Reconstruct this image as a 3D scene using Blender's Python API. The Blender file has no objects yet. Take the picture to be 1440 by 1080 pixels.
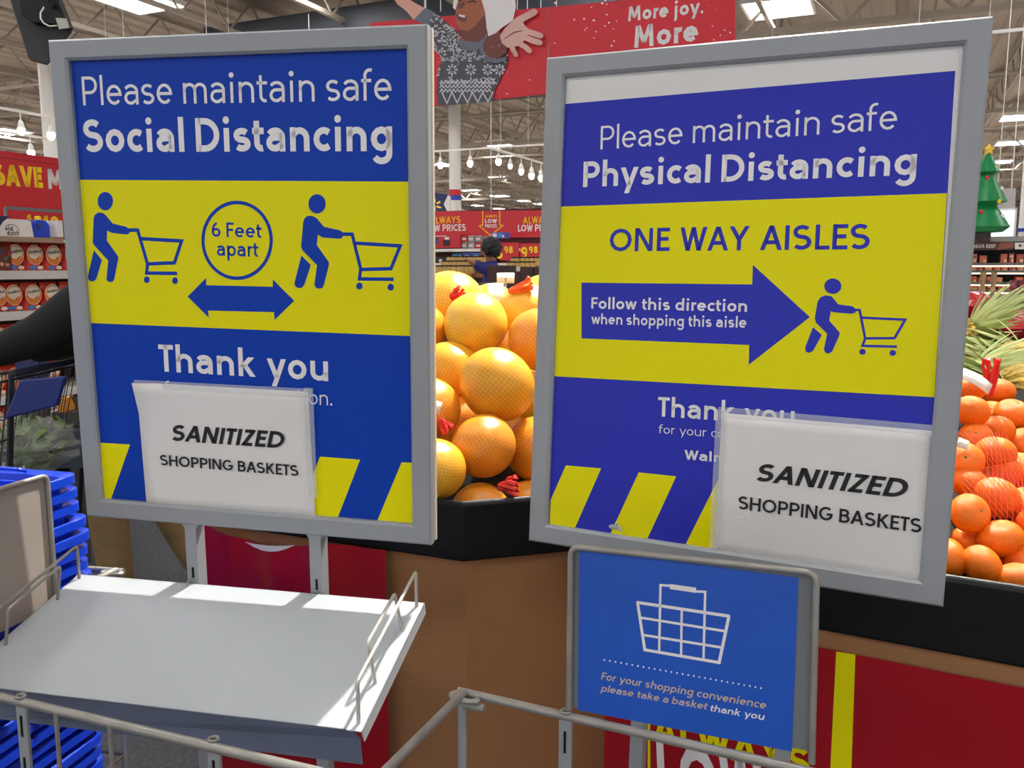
import bpy, bmesh, math, random
from mathutils import Vector, Matrix
random.seed(7)
SC = bpy.context.scene
COL = SC.collection
PI = math.pi
V = Vector

# ------------------------------------------------------------------ camera, world, lights, exposure
F = 1200.0                      # focal length in pixels of the 1440 x 1080 frame
PITCH = math.radians(7.7)
EYE = V((0, 0, 1.5))
cd = bpy.data.cameras.new('camera')
cd.sensor_width = 36.0
cd.lens = F * 36.0 / 1440.0
cd.clip_start = 0.02
cd.clip_end = 300
cam = bpy.data.objects.new('camera', cd)
COL.objects.link(cam)
cam.location = EYE
cam.rotation_euler = (PI / 2 - PITCH, 0, 0)
SC.camera = cam

SC.view_settings.view_transform = 'Standard'
SC.view_settings.look = 'None'
SC.view_settings.gamma = 1.0
SC.view_settings.use_curve_mapping = False
SC.view_settings.exposure = 0.1

wd = bpy.data.worlds.new('world')
SC.world = wd
wd.use_nodes = True
wd.node_tree.nodes['Background'].inputs[0].default_value = (0.95, 0.975, 1.0, 1)
wd.node_tree.nodes['Background'].inputs[1].default_value = 1.15

PANEL_EMIT = 22.0               # the square ceiling panels
SPOT_KEY = 1500.0                # track spots over the produce


def spot(loc, target, power, angle, blend=0.4, radius=0.04, col=(1.0, 0.95, 0.86)):
    l = bpy.data.lights.new('track_spot', 'SPOT')
    l.energy = power
    l.color = col
    l.spot_size = math.radians(angle)
    l.spot_blend = blend
    l.shadow_soft_size = radius
    o = bpy.data.objects.new('track_spot', l)
    COL.objects.link(o)
    o.location = loc
    o.rotation_euler = (V(target) - V(loc)).to_track_quat('-Z', 'Y').to_euler()
    return o


spot((1.0, 3.3, 4.5), (-0.12, 1.45, 1.0), SPOT_KEY, 36)
spot((1.75, 2.9, 4.6), (1.05, 1.75, 1.1), 330, 24)
spot((0.9, 4.4, 4.8), (0.2, 2.45, 1.3), 650, 20)
spot((3.3, 5.0, 4.8), (1.9, 3.3, 1.2), 240, 30)

# ------------------------------------------------------------------ pixel helpers
ct, st = math.cos(PITCH), math.sin(PITCH)


def ray(px, py):
    x, z = (px - 720) / F, (540 - py) / F
    return V((x, ct + z * st, -st + z * ct))


def at(px, py, Y):              # the point seen at a pixel, Y metres ahead
    d = ray(px, py)
    return EYE + d * (Y / d.y)


def atz(px, py, z):             # the point seen at a pixel, at height z
    d = ray(px, py)
    return EYE + d * ((z - EYE.z) / d.z)


def onplane(px, py, o, n):
    d = ray(px, py)
    return EYE + d * ((V(o) - EYE).dot(n) / d.dot(n))


YAW = math.radians(-24)         # the shop's axes against the view
AX = V((math.sin(-YAW), math.cos(YAW), 0))      # down the shop
BX = V((math.cos(YAW), math.sin(YAW), 0))       # across it
UP = V((0, 0, 1))


class Frame:
    """a placed flat thing: local x to its right, y away from the viewer, z up"""

    def __init__(s, o, yaw, lean=0, roll=0):
        s.o = V(o)
        s.R = Matrix.Rotation(yaw, 3, 'Z') @ Matrix.Rotation(lean, 3, 'X') @ Matrix.Rotation(roll, 3, 'Y')
        s.n = s.R.col[1].copy()

    def loc(s, px, py, y=0.0):
        p = onplane(px, py, s.o + s.n * y, s.n)
        q = s.R.transposed() @ (p - s.o)
        return (q.x, q.z)

    def mat(s):
        return Matrix.Translation(s.o) @ s.R.to_4x4()


# ------------------------------------------------------------------ materials
def lin(c):
    return tuple((v / 255 / 12.92) if v / 255 <= 0.04045 else ((v / 255 + 0.055) / 1.055) ** 2.4 for v in c) + (1,)


MATS = {}


def mat(name, rgb, rough=0.55, metal=0.0, spec=0.5, emit=0, noise=None, bump=None, coat=0, trans=0, alpha=1):
    """noise=(scale, amount) varies the colour; bump=(scale, strength)"""
    if name in MATS:
        return MATS[name]
    m = bpy.data.materials.new(name)
    m.use_nodes = True
    nt = m.node_tree
    b = nt.nodes['Principled BSDF']
    c = lin(rgb)
    b.inputs['Base Color'].default_value = c
    b.inputs['Roughness'].default_value = rough
    b.inputs['Metallic'].default_value = metal
    b.inputs['Specular IOR Level'].default_value = spec
    b.inputs['Coat Weight'].default_value = coat
    b.inputs['Transmission Weight'].default_value = trans
    b.inputs['Alpha'].default_value = alpha
    if emit:
        b.inputs['Emission Color'].default_value = c
        b.inputs['Emission Strength'].default_value = emit
    if noise or bump:
        tc = nt.nodes.new('ShaderNodeTexCoord')
    if noise:
        n = nt.nodes.new('ShaderNodeTexNoise')
        n.inputs['Scale'].default_value = noise[0]
        n.inputs['Detail'].default_value = 6
        nt.links.new(tc.outputs['Object'], n.inputs['Vector'])
        r = nt.nodes.new('ShaderNodeValToRGB')
        a = noise[1]
        r.color_ramp.elements[0].position = 0.3
        r.color_ramp.elements[1].position = 0.7
        r.color_ramp.elements[0].color = tuple(x * (1 - a) for x in c[:3]) + (1,)
        r.color_ramp.elements[1].color = tuple(min(1, x * (1 + a)) for x in c[:3]) + (1,)
        nt.links.new(n.outputs['Fac'], r.inputs['Fac'])
        nt.links.new(r.outputs['Color'], b.inputs['Base Color'])
    if bump:
        n2 = nt.nodes.new('ShaderNodeTexNoise')
        n2.inputs['Scale'].default_value = bump[0]
        n2.inputs['Detail'].default_value = 4
        nt.links.new(tc.outputs['Object'], n2.inputs['Vector'])
        bp = nt.nodes.new('ShaderNodeBump')
        bp.inputs['Strength'].default_value = bump[1]
        bp.inputs['Distance'].default_value = 0.01
        nt.links.new(n2.outputs['Fac'], bp.inputs['Height'])
        nt.links.new(bp.outputs['Normal'], b.inputs['Normal'])
    MATS[name] = m
    return m


def fruit_net(name, rgb, net, nu, nv, lw):
    """shiny fruit skin with the crossing threads of a net bag drawn over it"""
    m = mat(name, rgb, 0.28, spec=0.6, bump=(60, 0.15))
    nt = m.node_tree
    b = nt.nodes['Principled BSDF']
    uv = nt.nodes.new('ShaderNodeTexCoord')
    sx = nt.nodes.new('ShaderNodeSeparateXYZ')
    nt.links.new(uv.outputs['UV'], sx.inputs[0])

    def mth(op, a, v):
        q = nt.nodes.new('ShaderNodeMath')
        q.operation = op
        nt.links.new(a, q.inputs[0])
        if hasattr(v, 'links'):
            nt.links.new(v, q.inputs[1])
        else:
            q.inputs[1].default_value = v
        return q.outputs[0]
    ls = []
    for k, nn in (('X', nu), ('Y', nv)):
        f = mth('FRACT', mth('MULTIPLY', sx.outputs[k], nn), 0)
        ls.append(mth('LESS_THAN', f, lw))
    line = mth('MAXIMUM', ls[0], ls[1])
    no = nt.nodes.new('ShaderNodeTexNoise')
    no.inputs['Scale'].default_value = 4
    oc = nt.nodes.new('ShaderNodeTexCoord')
    nt.links.new(oc.outputs['Object'], no.inputs['Vector'])
    rp = nt.nodes.new('ShaderNodeValToRGB')
    c = lin(rgb)
    rp.color_ramp.elements[0].color = (c[0], c[1] * 0.8, c[2], 1)
    rp.color_ramp.elements[1].color = (c[0], min(1, c[1] * 1.25), c[2] * 1.1, 1)
    nt.links.new(no.outputs['Fac'], rp.inputs['Fac'])
    mx = nt.nodes.new('ShaderNodeMix')
    mx.data_type = 'RGBA'
    nt.links.new(mth('MULTIPLY', line, 0.75), mx.inputs[0])
    nt.links.new(rp.outputs['Color'], mx.inputs[6])
    mx.inputs[7].default_value = lin(net)
    nt.links.new(mx.outputs[2], b.inputs['Base Color'])
    return m


# ------------------------------------------------------------------ mesh builder
class MB:
    def __init__(s):
        s.v, s.f, s.m, s.mats, s.uv = [], [], [], [], {}

    def mi(s, m):
        if m not in s.mats:
            s.mats.append(m)
        return s.mats.index(m)

    def face(s, idx, m):
        s.f.append(tuple(idx))
        s.m.append(s.mi(m))

    def poly(s, pts, m):
        b = len(s.v)
        s.v += [tuple(p) for p in pts]
        s.face(range(b, b + len(pts)), m)

    def box(s, c, d, m, R=None):
        """box of full size d about c; R an optional 3x3"""
        b = len(s.v)
        for i in (-1, 1):
            for j in (-1, 1):
                for k in (-1, 1):
                    p = V((i * d[0] / 2, j * d[1] / 2, k * d[2] / 2))
                    if R:
                        p = R @ p
                    s.v.append(tuple(V(c) + p))
        for q in ((0, 1, 3, 2), (4, 6, 7, 5), (0, 4, 5, 1), (2, 3, 7, 6), (0, 2, 6, 4), (1, 5, 7, 3)):
            s.face([b + t for t in q], m)

    def prism(s, pts, z0, z1, m, axis='z', cap=True):
        """polygon extruded; axis 'z': pts are (x,y); 'y': pts are (x,z) extruded along y"""
        b, n = len(s.v), len(pts)
        for z in (z0, z1):
            for p in pts:
                s.v.append((p[0], p[1], z) if axis == 'z' else (p[0], z, p[1]))
        for i in range(n):
            j = (i + 1) % n
            s.face((b + i, b + j, b + n + j, b + n + i), m)
        if cap:
            s.face(range(b, b + n), m)
            s.face(range(b + n, b + 2 * n), m)

    def bar(s, p, q, w, m, h=None):
        """square bar between two points"""
        p, q = V(p), V(q)
        d = (q - p)
        L = d.length
        if L < 1e-6:
            return
        R = d.to_track_quat('Z', 'Y').to_matrix()
        s.box((p + q) / 2, (w, h or w, L), m, R)

    def tube(s, pts, r, m, seg=8, closed=False):
        pts = [V(p) for p in pts]
        n = len(pts)
        b = len(s.v)
        up = None
        for i, p in enumerate(pts):
            a = pts[i - 1] if (i > 0 or closed) else p
            c = pts[(i + 1) % n] if (i < n - 1 or closed) else p
            t = (c - a).normalized()
            if up is None:
                up = t.orthogonal().normalized()
            else:
                up = (up - t * up.dot(t))
                up = up.normalized() if up.length > 1e-6 else t.orthogonal().normalized()
            w = t.cross(up)
            rr = r[i] if isinstance(r, (list, tuple)) else r
            k = 1.0
            if 0 < i < n - 1:
                cs = (p - a).normalized().dot((c - p).normalized())
                k = 1 / max(0.6, math.sqrt(max(0.0, (1 + cs) / 2)))
            for j in range(seg):
                an = 2 * PI * j / seg
                s.v.append(tuple(p + (up * math.cos(an) + w * math.sin(an)) * rr * (k if j % 1 == 0 else 1)))
        R = n if closed else n - 1
        for i in range(R):
            i2 = (i + 1) % n
            for j in range(seg):
                j2 = (j + 1) % seg
                s.face((b + i * seg + j, b + i * seg + j2, b + i2 * seg + j2, b + i2 * seg + j), m)
        if not closed:
            s.face([b + j for j in range(seg)][::-1], m)
            s.face([b + (n - 1) * seg + j for j in range(seg)], m)

    def ball(s, c, r, m, nu=24, nv=14, R=None, fn=None):
        """ellipsoid with a uv map; r is a number or three radii"""
        r = (r, r, r) if not isinstance(r, (tuple, list)) else r
        b = len(s.v)
        for i in range(nv + 1):
            th = PI * i / nv
            for j in range(nu + 1):
                ph = 2 * PI * j / nu
                p = V((math.sin(th) * math.cos(ph) * r[0], math.sin(th) * math.sin(ph) * r[1], math.cos(th) * r[2]))
                if fn:
                    p = fn(p, th, ph % (2 * PI))
                if R:
                    p = R @ p
                s.v.append(tuple(V(c) + p))
        for i in range(nv):
            for j in range(nu):
                q = [b + i * (nu + 1) + j, b + (i + 1) * (nu + 1) + j, b + (i + 1) * (nu + 1) + j + 1, b + i * (nu + 1) + j + 1]
                u = [(j / nu, i / nv), (j / nu, (i + 1) / nv), ((j + 1) / nu, (i + 1) / nv), ((j + 1) / nu, i / nv)]
                if i == 0:
                    q, u = q[:3], u[:3]
                elif i == nv - 1:
                    q, u = [q[0], q[1], q[3]], [u[0], u[1], u[3]]
                s.uv[len(s.f)] = u
                s.face(q, m)

    def lathe(s, prof, c, m, seg=20, R=None):
        b = len(s.v)
        n = len(prof)
        for r, z in prof:
            for j in range(seg):
                p = V((r * math.cos(2 * PI * j / seg), r * math.sin(2 * PI * j / seg), z))
                if R:
                    p = R @ p
                s.v.append(tuple(V(c) + p))
        for i in range(n - 1):
            for j in range(seg):
                k = (j + 1) % seg
                s.face((b + i * seg + j, b + i * seg + k, b + (i + 1) * seg + k, b + (i + 1) * seg + j), m)
        s.face([b + j for j in range(seg)][::-1], m)
        s.face([b + (n - 1) * seg + j for j in range(seg)], m)

    def build(s, name, parent=None, smooth=False, bevel=0, fix=True):
        me = bpy.data.meshes.new(name)
        me.from_pydata(s.v, [], s.f)
        for m in s.mats:
            me.materials.append(m)
        me.polygons.foreach_set('material_index', s.m)
        if s.uv:
            ul = me.uv_layers.new(name='UVMap')
            for fi, us in s.uv.items():
                p = me.polygons[fi]
                for k, li in enumerate(p.loop_indices):
                    ul.data[li].uv = us[k]
        if fix:
            bm = bmesh.new()
            bm.from_mesh(me)
            if s.uv:
                bmesh.ops.remove_doubles(bm, verts=bm.verts, dist=1e-6)
            bmesh.ops.recalc_face_normals(bm, faces=bm.faces)
            bm.to_mesh(me)
            bm.free()
        if smooth:
            me.polygons.foreach_set('use_smooth', [True] * len(me.polygons))
            try:
                me.set_sharp_from_angle(angle=math.radians(40))
            except Exception:
                pass
        o = bpy.data.objects.new(name, me)
        COL.objects.link(o)
        if parent:
            o.parent = parent
        if bevel:
            bv = o.modifiers.new('bevel', 'BEVEL')
            bv.width = bevel
            bv.segments = 2
            bv.limit_method = 'ANGLE'
        return o


def tag(o, label, cat, group=None, kind=None):
    o['label'] = label
    o['category'] = cat
    if group:
        o['group'] = group
    if kind:
        o['kind'] = kind
    return o


def struct(o):
    o['kind'] = 'structure'
    return o


def thing(name, label, cat, loc=(0, 0, 0), rz=0, group=None, matrix=None):
    o = bpy.data.objects.new(name, None)
    o.empty_display_size = 0.05
    COL.objects.link(o)
    if matrix is not None:
        o.matrix_world = matrix
    else:
        o.location = loc
        o.rotation_euler = (0, 0, rz)
    return tag(o, label, cat, group)


def dup(root, label, loc=None, rot=None, scale=None, matrix=None):
    r = root.copy()
    COL.objects.link(r)
    r['label'] = label
    if matrix is not None:
        r.matrix_world = matrix
    if loc is not None:
        r.location = loc
    if rot is not None:
        r.rotation_euler = rot
    if scale is not None:
        r.scale = scale
    for ch in list(root.children):
        c = ch.copy()
        COL.objects.link(c)
        c.parent = r
        for g in list(ch.children):
            d = g.copy()
            COL.objects.link(d)
            d.parent = c
    return r


def resample_round(pts, r, n=5):
    """round the inner corners of a polyline"""
    pts = [V(p) for p in pts]
    out = [pts[0]]
    for a, b, c in zip(pts, pts[1:], pts[2:]):
        d1, d2 = (a - b), (c - b)
        t = min(r, d1.length * 0.45, d2.length * 0.45)
        p, q = b + d1.normalized() * t, b + d2.normalized() * t
        for i in range(n + 1):
            u = i / n
            out.append(p * (1 - u) ** 2 + b * 2 * u * (1 - u) + q * u ** 2)
    out.append(pts[-1])
    return out


# ------------------------------------------------------------------ stroke lettering
def earc(cx, cy, rx, ry, a0, a1, n=12):
    return [(cx + rx * math.cos(math.radians(a0 + (a1 - a0) * i / n)), cy + ry * math.sin(math.radians(a0 + (a1 - a0) * i / n))) for i in range(n + 1)]


def glyph(ch, w, n=12):
    """strokes of one letter: centre lines in units of the cap height; ('d',x,y,r) is a dot, ('c',pts) a closed line"""
    h = w / 2
    t, b, X = 1 - h, h, 0.7 - h
    r = 0.25
    A = lambda *a: earc(*a, n=n)
    ry = 0.35 - h
    if ch == 'o': return [('c', A(r, .35, r, ry, 0, 360))]
    if ch == 'e': return [[(h * .4, .36), (2 * r, .36)] + A(r, .35, r, ry, 3, 318)]
    if ch == 'c': return [A(r, .35, r, ry, 48, 312)]
    if ch == 'a':
        x = 2 * r * .9
        m = .41
        return [A(x / 2 - .01, X - .2, x / 2 + .01, .2, 150, 0) + [(x, 0)], [(x, m), (x * .45, m)] + A(x * .42, (m + b) / 2, x * .42, (m - b) / 2, 90, 270) + [(x * .55, b), (x, b + .12)]]
    if ch == 's':
        x, k, m = .19, (X - .35) / 2, .35
        return [A(x, m + k, x, k, 35, 270) + A(x, (m + b) / 2, x * 1.05, (m - b) / 2, 90, -145)[1:]]
    if ch == 'S':
        x, m = .26, .52
        return [A(x, (t + m) / 2, x * .95, (t - m) / 2, 35, 270) + A(x, (m + b) / 2, x * 1.05, (m - b) / 2, 90, -145)[1:]]
    if ch == 'i': return [[(0, 0), (0, .7)], ('d', 0, .93, .07 + w * .22)]
    if ch == 'j': return [[(0, .7), (0, -.1)] + A(-.15, -.1, .15, .17, 0, -75), ('d', 0, .93, .07 + w * .22)]
    if ch == 'l': return [[(0, 0), (0, 1.04)]]
    if ch == 't': return [[(0, .9), (0, b + .16)] + A(.16, b + .16, .16, .16, 180, 285), [(-.15, X), (.24, X)]]
    if ch == 'f': return [A(.17, t - .14, .17, .18, 65, 180) + [(0, 0)], [(-.13, X), (.22, X)]]
    if ch == 'n': return [[(0, 0), (0, .7)], [(0, .4)] + A(.23, X - .22, .23, .22, 170, 0) + [(.46, 0)]]
    if ch == 'm': return [[(0, 0), (0, .7)], [(0, .4)] + A(.2, X - .2, .2, .2, 170, 0) + [(.4, 0)], [(.4, .4)] + A(.6, X - .2, .2, .2, 170, 0) + [(.8, 0)]]
    if ch == 'h': return [[(0, 0), (0, 1.04)], [(0, .4)] + A(.23, X - .22, .23, .22, 170, 0) + [(.46, 0)]]
    if ch == 'u': return [[(0, .7), (0, b + .22)] + A(.23, b + .22, .23, .22, 180, 350) + [(.46, .3)], [(.46, 0), (.46, .7)]]
    if ch == 'r': return [[(0, 0), (0, .7)], [(0, .4)] + A(.22, X - .22, .22, .22, 165, 75)]
    if ch == 'd': return [('c', A(r, .35, r, ry, 0, 360)), [(2 * r, 0), (2 * r, 1.04)]]
    if ch == 'b': return [('c', A(r, .35, r, ry, 0, 360)), [(0, 0), (0, 1.04)]]
    if ch == 'p': return [('c', A(r, .35, r, ry, 0, 360)), [(0, -.3), (0, .7)]]
    if ch == 'g': return [('c', A(r, .35, r, ry, 0, 360)), [(2 * r, .7), (2 * r, -.06)] + A(r, -.06, r, .22, 0, -150)]
    if ch == 'y': return [[(0, .7), (.26, .02)], [(.52, .7), (.26 - .1, -.3)]]
    if ch == 'v': return [[(0, .7), (.25, 0)], [(.5, .7), (.25, 0)]]
    if ch == 'w': return [[(0, .7), (.19, 0)], [(.38, .7), (.19, 0)], [(.38, .7), (.57, 0)], [(.76, .7), (.57, 0)]]
    if ch == 'k': return [[(0, 0), (0, 1.04)], [(.4, .7), (.05, .33)], [(.14, .42), (.44, 0)]]
    if ch == '.': return [('d', 0, .07 + w * .1, .06 + w * .2)]
    if ch == 'P': return [[(0, 0), (0, 1)], [(0, t), (.26, t)] + A(.26, (t + .44) / 2, .24, (t - .44) / 2, 90, -90) + [(0, .44)]]
    if ch == 'R': return [[(0, 0), (0, 1)], [(0, t), (.26, t)] + A(.26, (t + .46) / 2, .22, (t - .46) / 2, 90, -90) + [(0, .46)], [(.22, .46), (.52, 0)]]
    if ch == 'B': return [[(0, 0), (0, 1)], [(0, t), (.24, t)] + A(.24, (t + .53) / 2, .2, (t - .53) / 2, 90, -90) + [(0, .53)], [(.24, .53)] + A(.26, (b + .53) / 2, .24, (.53 - b) / 2, 90, -90) + [(0, b)]]
    if ch == 'D': return [[(0, 0), (0, 1)], [(0, t), (.2, t)] + A(.22, .5, .42, .5 - h, 90, -90) + [(0, b)]]
    if ch == 'E': return [[(0, 0), (0, 1)], [(0, t), (.45, t)], [(0, .52), (.4, .52)], [(0, b), (.46, b)]]
    if ch == 'F': return [[(0, 0), (0, 1)], [(0, t), (.45, t)], [(0, .5), (.4, .5)]]
    if ch == 'L': return [[(0, 0), (0, 1)], [(0, b), (.44, b)]]
    if ch == 'I': return [[(0, 0), (0, 1)]]
    if ch == 'T': return [[(.28, 0), (.28, 1)], [(0, t), (.56, t)]]
    if ch == 'H': return [[(0, 0), (0, 1)], [(.58, 0), (.58, 1)], [(0, .52), (.58, .52)]]
    if ch == 'N': return [[(0, 0), (0, 1)], [(.6, 0), (.6, 1)], [(0.02, 1), (.58, 0)]]
    if ch == 'M': return [[(0, 0), (.06, 1)], [(.76, 0), (.7, 1)], [(.08, 1), (.38, .2)], [(.68, 1), (.38, .2)]]
    if ch == 'A': return [[(0, 0), (.33, 1)], [(.66, 0), (.33, 1)], [(.12, .32), (.54, .32)]]
    if ch == 'V': return [[(0, 1), (.31, 0)], [(.62, 1), (.31, 0)]]
    if ch == 'W': return [[(0, 1), (.24, 0)], [(.46, 1), (.24, 0)], [(.46, 1), (.68, 0)], [(.92, 1), (.68, 0)]]
    if ch == 'Y': return [[(0, 1), (.3, .44)], [(.6, 1), (.3, .44)], [(.3, 0), (.3, .5)]]
    if ch == 'Z': return [[(.02, t), (.52, t)], [(0, b), (.54, b)], [(.49, .97), (.05, .03)]]
    if ch == 'K': return [[(0, 0), (0, 1)], [(.5, 1), (.04, .42)], [(.16, .58), (.54, 0)]]
    if ch == 'O': return [('c', A(.4, .5, .4, .5 - h, 0, 360))]
    if ch == 'G': return [A(.38, .5, .38, .5 - h, 48, 330) + [(.72, .46), (.42, .46)]]
    if ch == 'C': return [A(.38, .5, .38, .5 - h, 48, 312)]
    if ch == 'U': return [[(0, 1), (0, b + .28)] + A(.27, b + .28, .27, .28, 180, 360) + [(.54, 1)]]
    if ch == '0': return [('c', A(.27, .5, .27, .5 - h, 0, 360))]
    if ch == '6': return [('c', A(.24, .31, .24, .31 - h, 0, 360)), [(0.0, .31)] + A(.34, .36, .34, .64 - h, 175, 95)]
    if ch == '9': return [('c', A(.24, .69, .24, .31 - h, 0, 360)), [(.48, .69)] + A(.14, .64, .34, .64 - h, -5, -85)]
    if ch == '8': return [('c', A(.24, .73, .2, .27 - h, 0, 360)), ('c', A(.24, .29, .24, .29 - h, 0, 360))]
    if ch == '4': return [[(.38, 0), (.38, 1)], [(.36, .98), (.02, .26)], [(0, .27), (.52, .27)]]
    if ch == '$': return glyph('S', w, n) + [[(.26, -.12), (.26, 1.12)]]
    return []


SIDE = {}
for c_ in 'oecdpbgq': SIDE[c_] = (.05, .05)
for c_ in 'OGCSDs069 8': SIDE[c_] = (.05, .05)
for c_ in 'AVWYvwyTZ': SIDE[c_] = (.012, .012)
SIDE.update({'d': (.05, .085), 'g': (.05, .085), 'b': (.085, .05), 'p': (.085, .05), 'D': (.085, .05), 'P': (.085, .035), 'a': (.05, .08), 'r': (.085, .01), 'f': (.02, .01), 't': (.02, .03), 'k': (.085, .01), 'K': (.085, .01), 'R': (.085, .02), 'L': (.085, .01), 'E': (.085, .04), 'F': (.085, .02), 'B': (.085, .05), '.': (.05, .05)})


def ribbon(pts, w, closed=False):
    """quads along a polyline in 2-D"""
    h = w / 2
    if len(pts) == 2 and not closed:
        (x0, y0), (x1, y1) = pts
        dx, dy = x1 - x0, y1 - y0
        if abs(dx) > 1e-6 and abs(dy) > abs(dx) * 0.5:      # a slanted stroke is cut level
            k = h * math.hypot(dx, dy) / abs(dy)
            return [[(x0 - k, y0), (x0 + k, y0), (x1 + k, y1), (x1 - k, y1)]]
    P = [V((p[0], p[1])) for p in pts]
    if closed and (P[0] - P[-1]).length < 1e-6:
        P = P[:-1]
    P = [p for i, p in enumerate(P) if i == 0 or (p - P[i - 1]).length > 1e-6]
    n = len(P)
    L, R = [], []
    for i in range(n):
        a = P[i - 1] if (i > 0 or closed) else None
        c = P[(i + 1) % n] if (i < n - 1 or closed) else None
        d1 = (P[i] - a).normalized() if a is not None else None
        d2 = (c - P[i]).normalized() if c is not None else None
        if d1 is None: d1 = d2
        if d2 is None: d2 = d1
        n1, n2 = V((-d1.y, d1.x)), V((-d2.y, d2.x))
        mm = n1 + n2
        if mm.length < 0.3:
            mm = n1
        mm.normalize()
        k = h / max(0.5, mm.dot(n1))
        L.append(P[i] + mm * k)
        R.append(P[i] - mm * k)
    out = []
    for i in range(n if closed else n - 1):
        j = (i + 1) % n
        out.append([tuple(L[i]), tuple(R[i]), tuple(R[j]), tuple(L[j])])
    return out


def text_polys(s, w, n=12, slant=0.0, gapk=1.0):
    """polygons of a line of text, cap height 1, starting at x = 0; returns polys, width"""
    out, x, prev = [], 0.0, None
    for ch in s:
        if ch == ' ':
            x += .42
            prev = None
            continue
        st_ = glyph(ch, w, n)
        xs = []
        pol = []
        for q in st_:
            if q and q[0] == 'd':
                _, cx, cy, rr = q
                pol.append([(cx + rr * math.cos(2 * PI * i / n), cy + rr * math.sin(2 * PI * i / n)) for i in range(n)])
            elif q and q[0] == 'c':
                pol += ribbon(q[1], w, True)
            else:
                pol += ribbon(q, w)
        for p in pol:
            xs += [a[0] for a in p]
        lo, hi = min(xs), max(xs)
        sl, sr = SIDE.get(ch, (.085, .085))
        if prev is not None:
            x += (prev + sl) * gapk
        for p in pol:
            out.append([(a[0] - lo + x + slant * a[1], a[1]) for a in p])
        x += hi - lo
        prev = sr
    return out, x


class Print:
    """flat printing on a sheet: layers a fraction of a millimetre apart, one mesh"""

    def __init__(s, fr, y, dy=0.00025):
        s.fr, s.y, s.dy, s.mb, s.k = fr, y, dy, MB(), 0

    def put(s, polys, m, layer):
        yy = s.y - layer * s.dy
        for p in polys:
            s.mb.poly([(a[0], yy, a[1]) for a in p], m)

    def L(s, p):
        return s.fr.loc(p[0], p[1], s.y)

    def px(s, pts, m, layer=1):
        s.put([[s.L(p) for p in pts]], m, layer)

    def line(s, pts, wpx, m, layer=1, closed=False):
        q = [s.L(p) for p in pts]
        c = pts[0]
        k = (V(s.L((c[0] + 1, c[1]))) - V(s.L(c))).length
        s.put(ribbon(q, wpx * k, closed), m, layer)

    def disc(s, c, rx, ry, m, layer=1, n=28):
        s.px([(c[0] + rx * math.cos(2 * PI * i / n), c[1] + ry * math.sin(2 * PI * i / n)) for i in range(n)], m, layer)

    def text(s, t, bl, br, tl, w, m, layer=2, n=12, slant=0.0, gapk=1.0):
        p, q, u = V(s.L(bl)), V(s.L(br)), V(s.L(tl))
        pol, wd_ = text_polys(t, w, n, slant, gapk)
        xd = (q - p)
        yd = V((-xd.y, xd.x)).normalized()
        hh = (u - p).dot(yd)
        s.put([[tuple(p + xd * (a[0] / wd_) + yd * (hh * a[1])) for a in g] for g in pol], m, layer)

    def build(s, name, parent, world=False):
        if world:
            M = s.fr.mat()
            s.mb.v = [tuple(M @ V(q)) for q in s.mb.v]
            return wbuild(s.mb, name, parent, fix=False)
        return s.mb.build(name, parent, fix=False)


# ------------------------------------------------------------------ people
def skin(name, verts, edges, rad, m, parent, level=2, root=0):
    """a body or garment grown round a skeleton: verts, edges, radius (number or pair) per vertex"""
    me = bpy.data.meshes.new(name)
    me.from_pydata([tuple(v) for v in verts], edges, [])
    o = bpy.data.objects.new(name, me)
    COL.objects.link(o)
    md = o.modifiers.new('skin', 'SKIN')
    md.use_smooth_shade = True
    for i, rr in enumerate(rad):
        sv = me.skin_vertices[0].data[i]
        sv.radius = rr if isinstance(rr, tuple) else (rr, rr)
        sv.use_root = (i == root)
    sub = o.modifiers.new('sub', 'SUBSURF')
    sub.levels = sub.render_levels = level
    dg = bpy.context.evaluated_depsgraph_get()
    nm = bpy.data.meshes.new_from_object(o.evaluated_get(dg))
    bpy.data.objects.remove(o)
    nm.materials.clear()
    nm.materials.append(m)
    nm.polygons.foreach_set('use_smooth', [True] * len(nm.polygons))
    o = bpy.data.objects.new(name, nm)
    COL.objects.link(o)
    if parent:
        o.parent = parent
    return o


ORD = ['zeroth', 'first', 'second', 'third', 'fourth', 'fifth', 'sixth', 'seventh', 'eighth', 'ninth', 'tenth', 'eleventh', 'twelfth', 'thirteenth', 'fourteenth', 'fifteenth', 'sixteenth', 'seventeenth', 'eighteenth', 'nineteenth', 'twentieth', 'twenty-first', 'twenty-second', 'twenty-third', 'twenty-fourth']


def wbuild(mb, name, parent, **k):
    """build a mesh whose points are world points, under a placed parent"""
    M = parent.matrix_basis.copy()
    p = parent.parent
    while p:
        M = p.matrix_basis @ M
        p = p.parent
    Mi = M.inverted()
    mb.v = [tuple(Mi @ V(q)) for q in mb.v]
    return mb.build(name, parent, **k)


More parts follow.
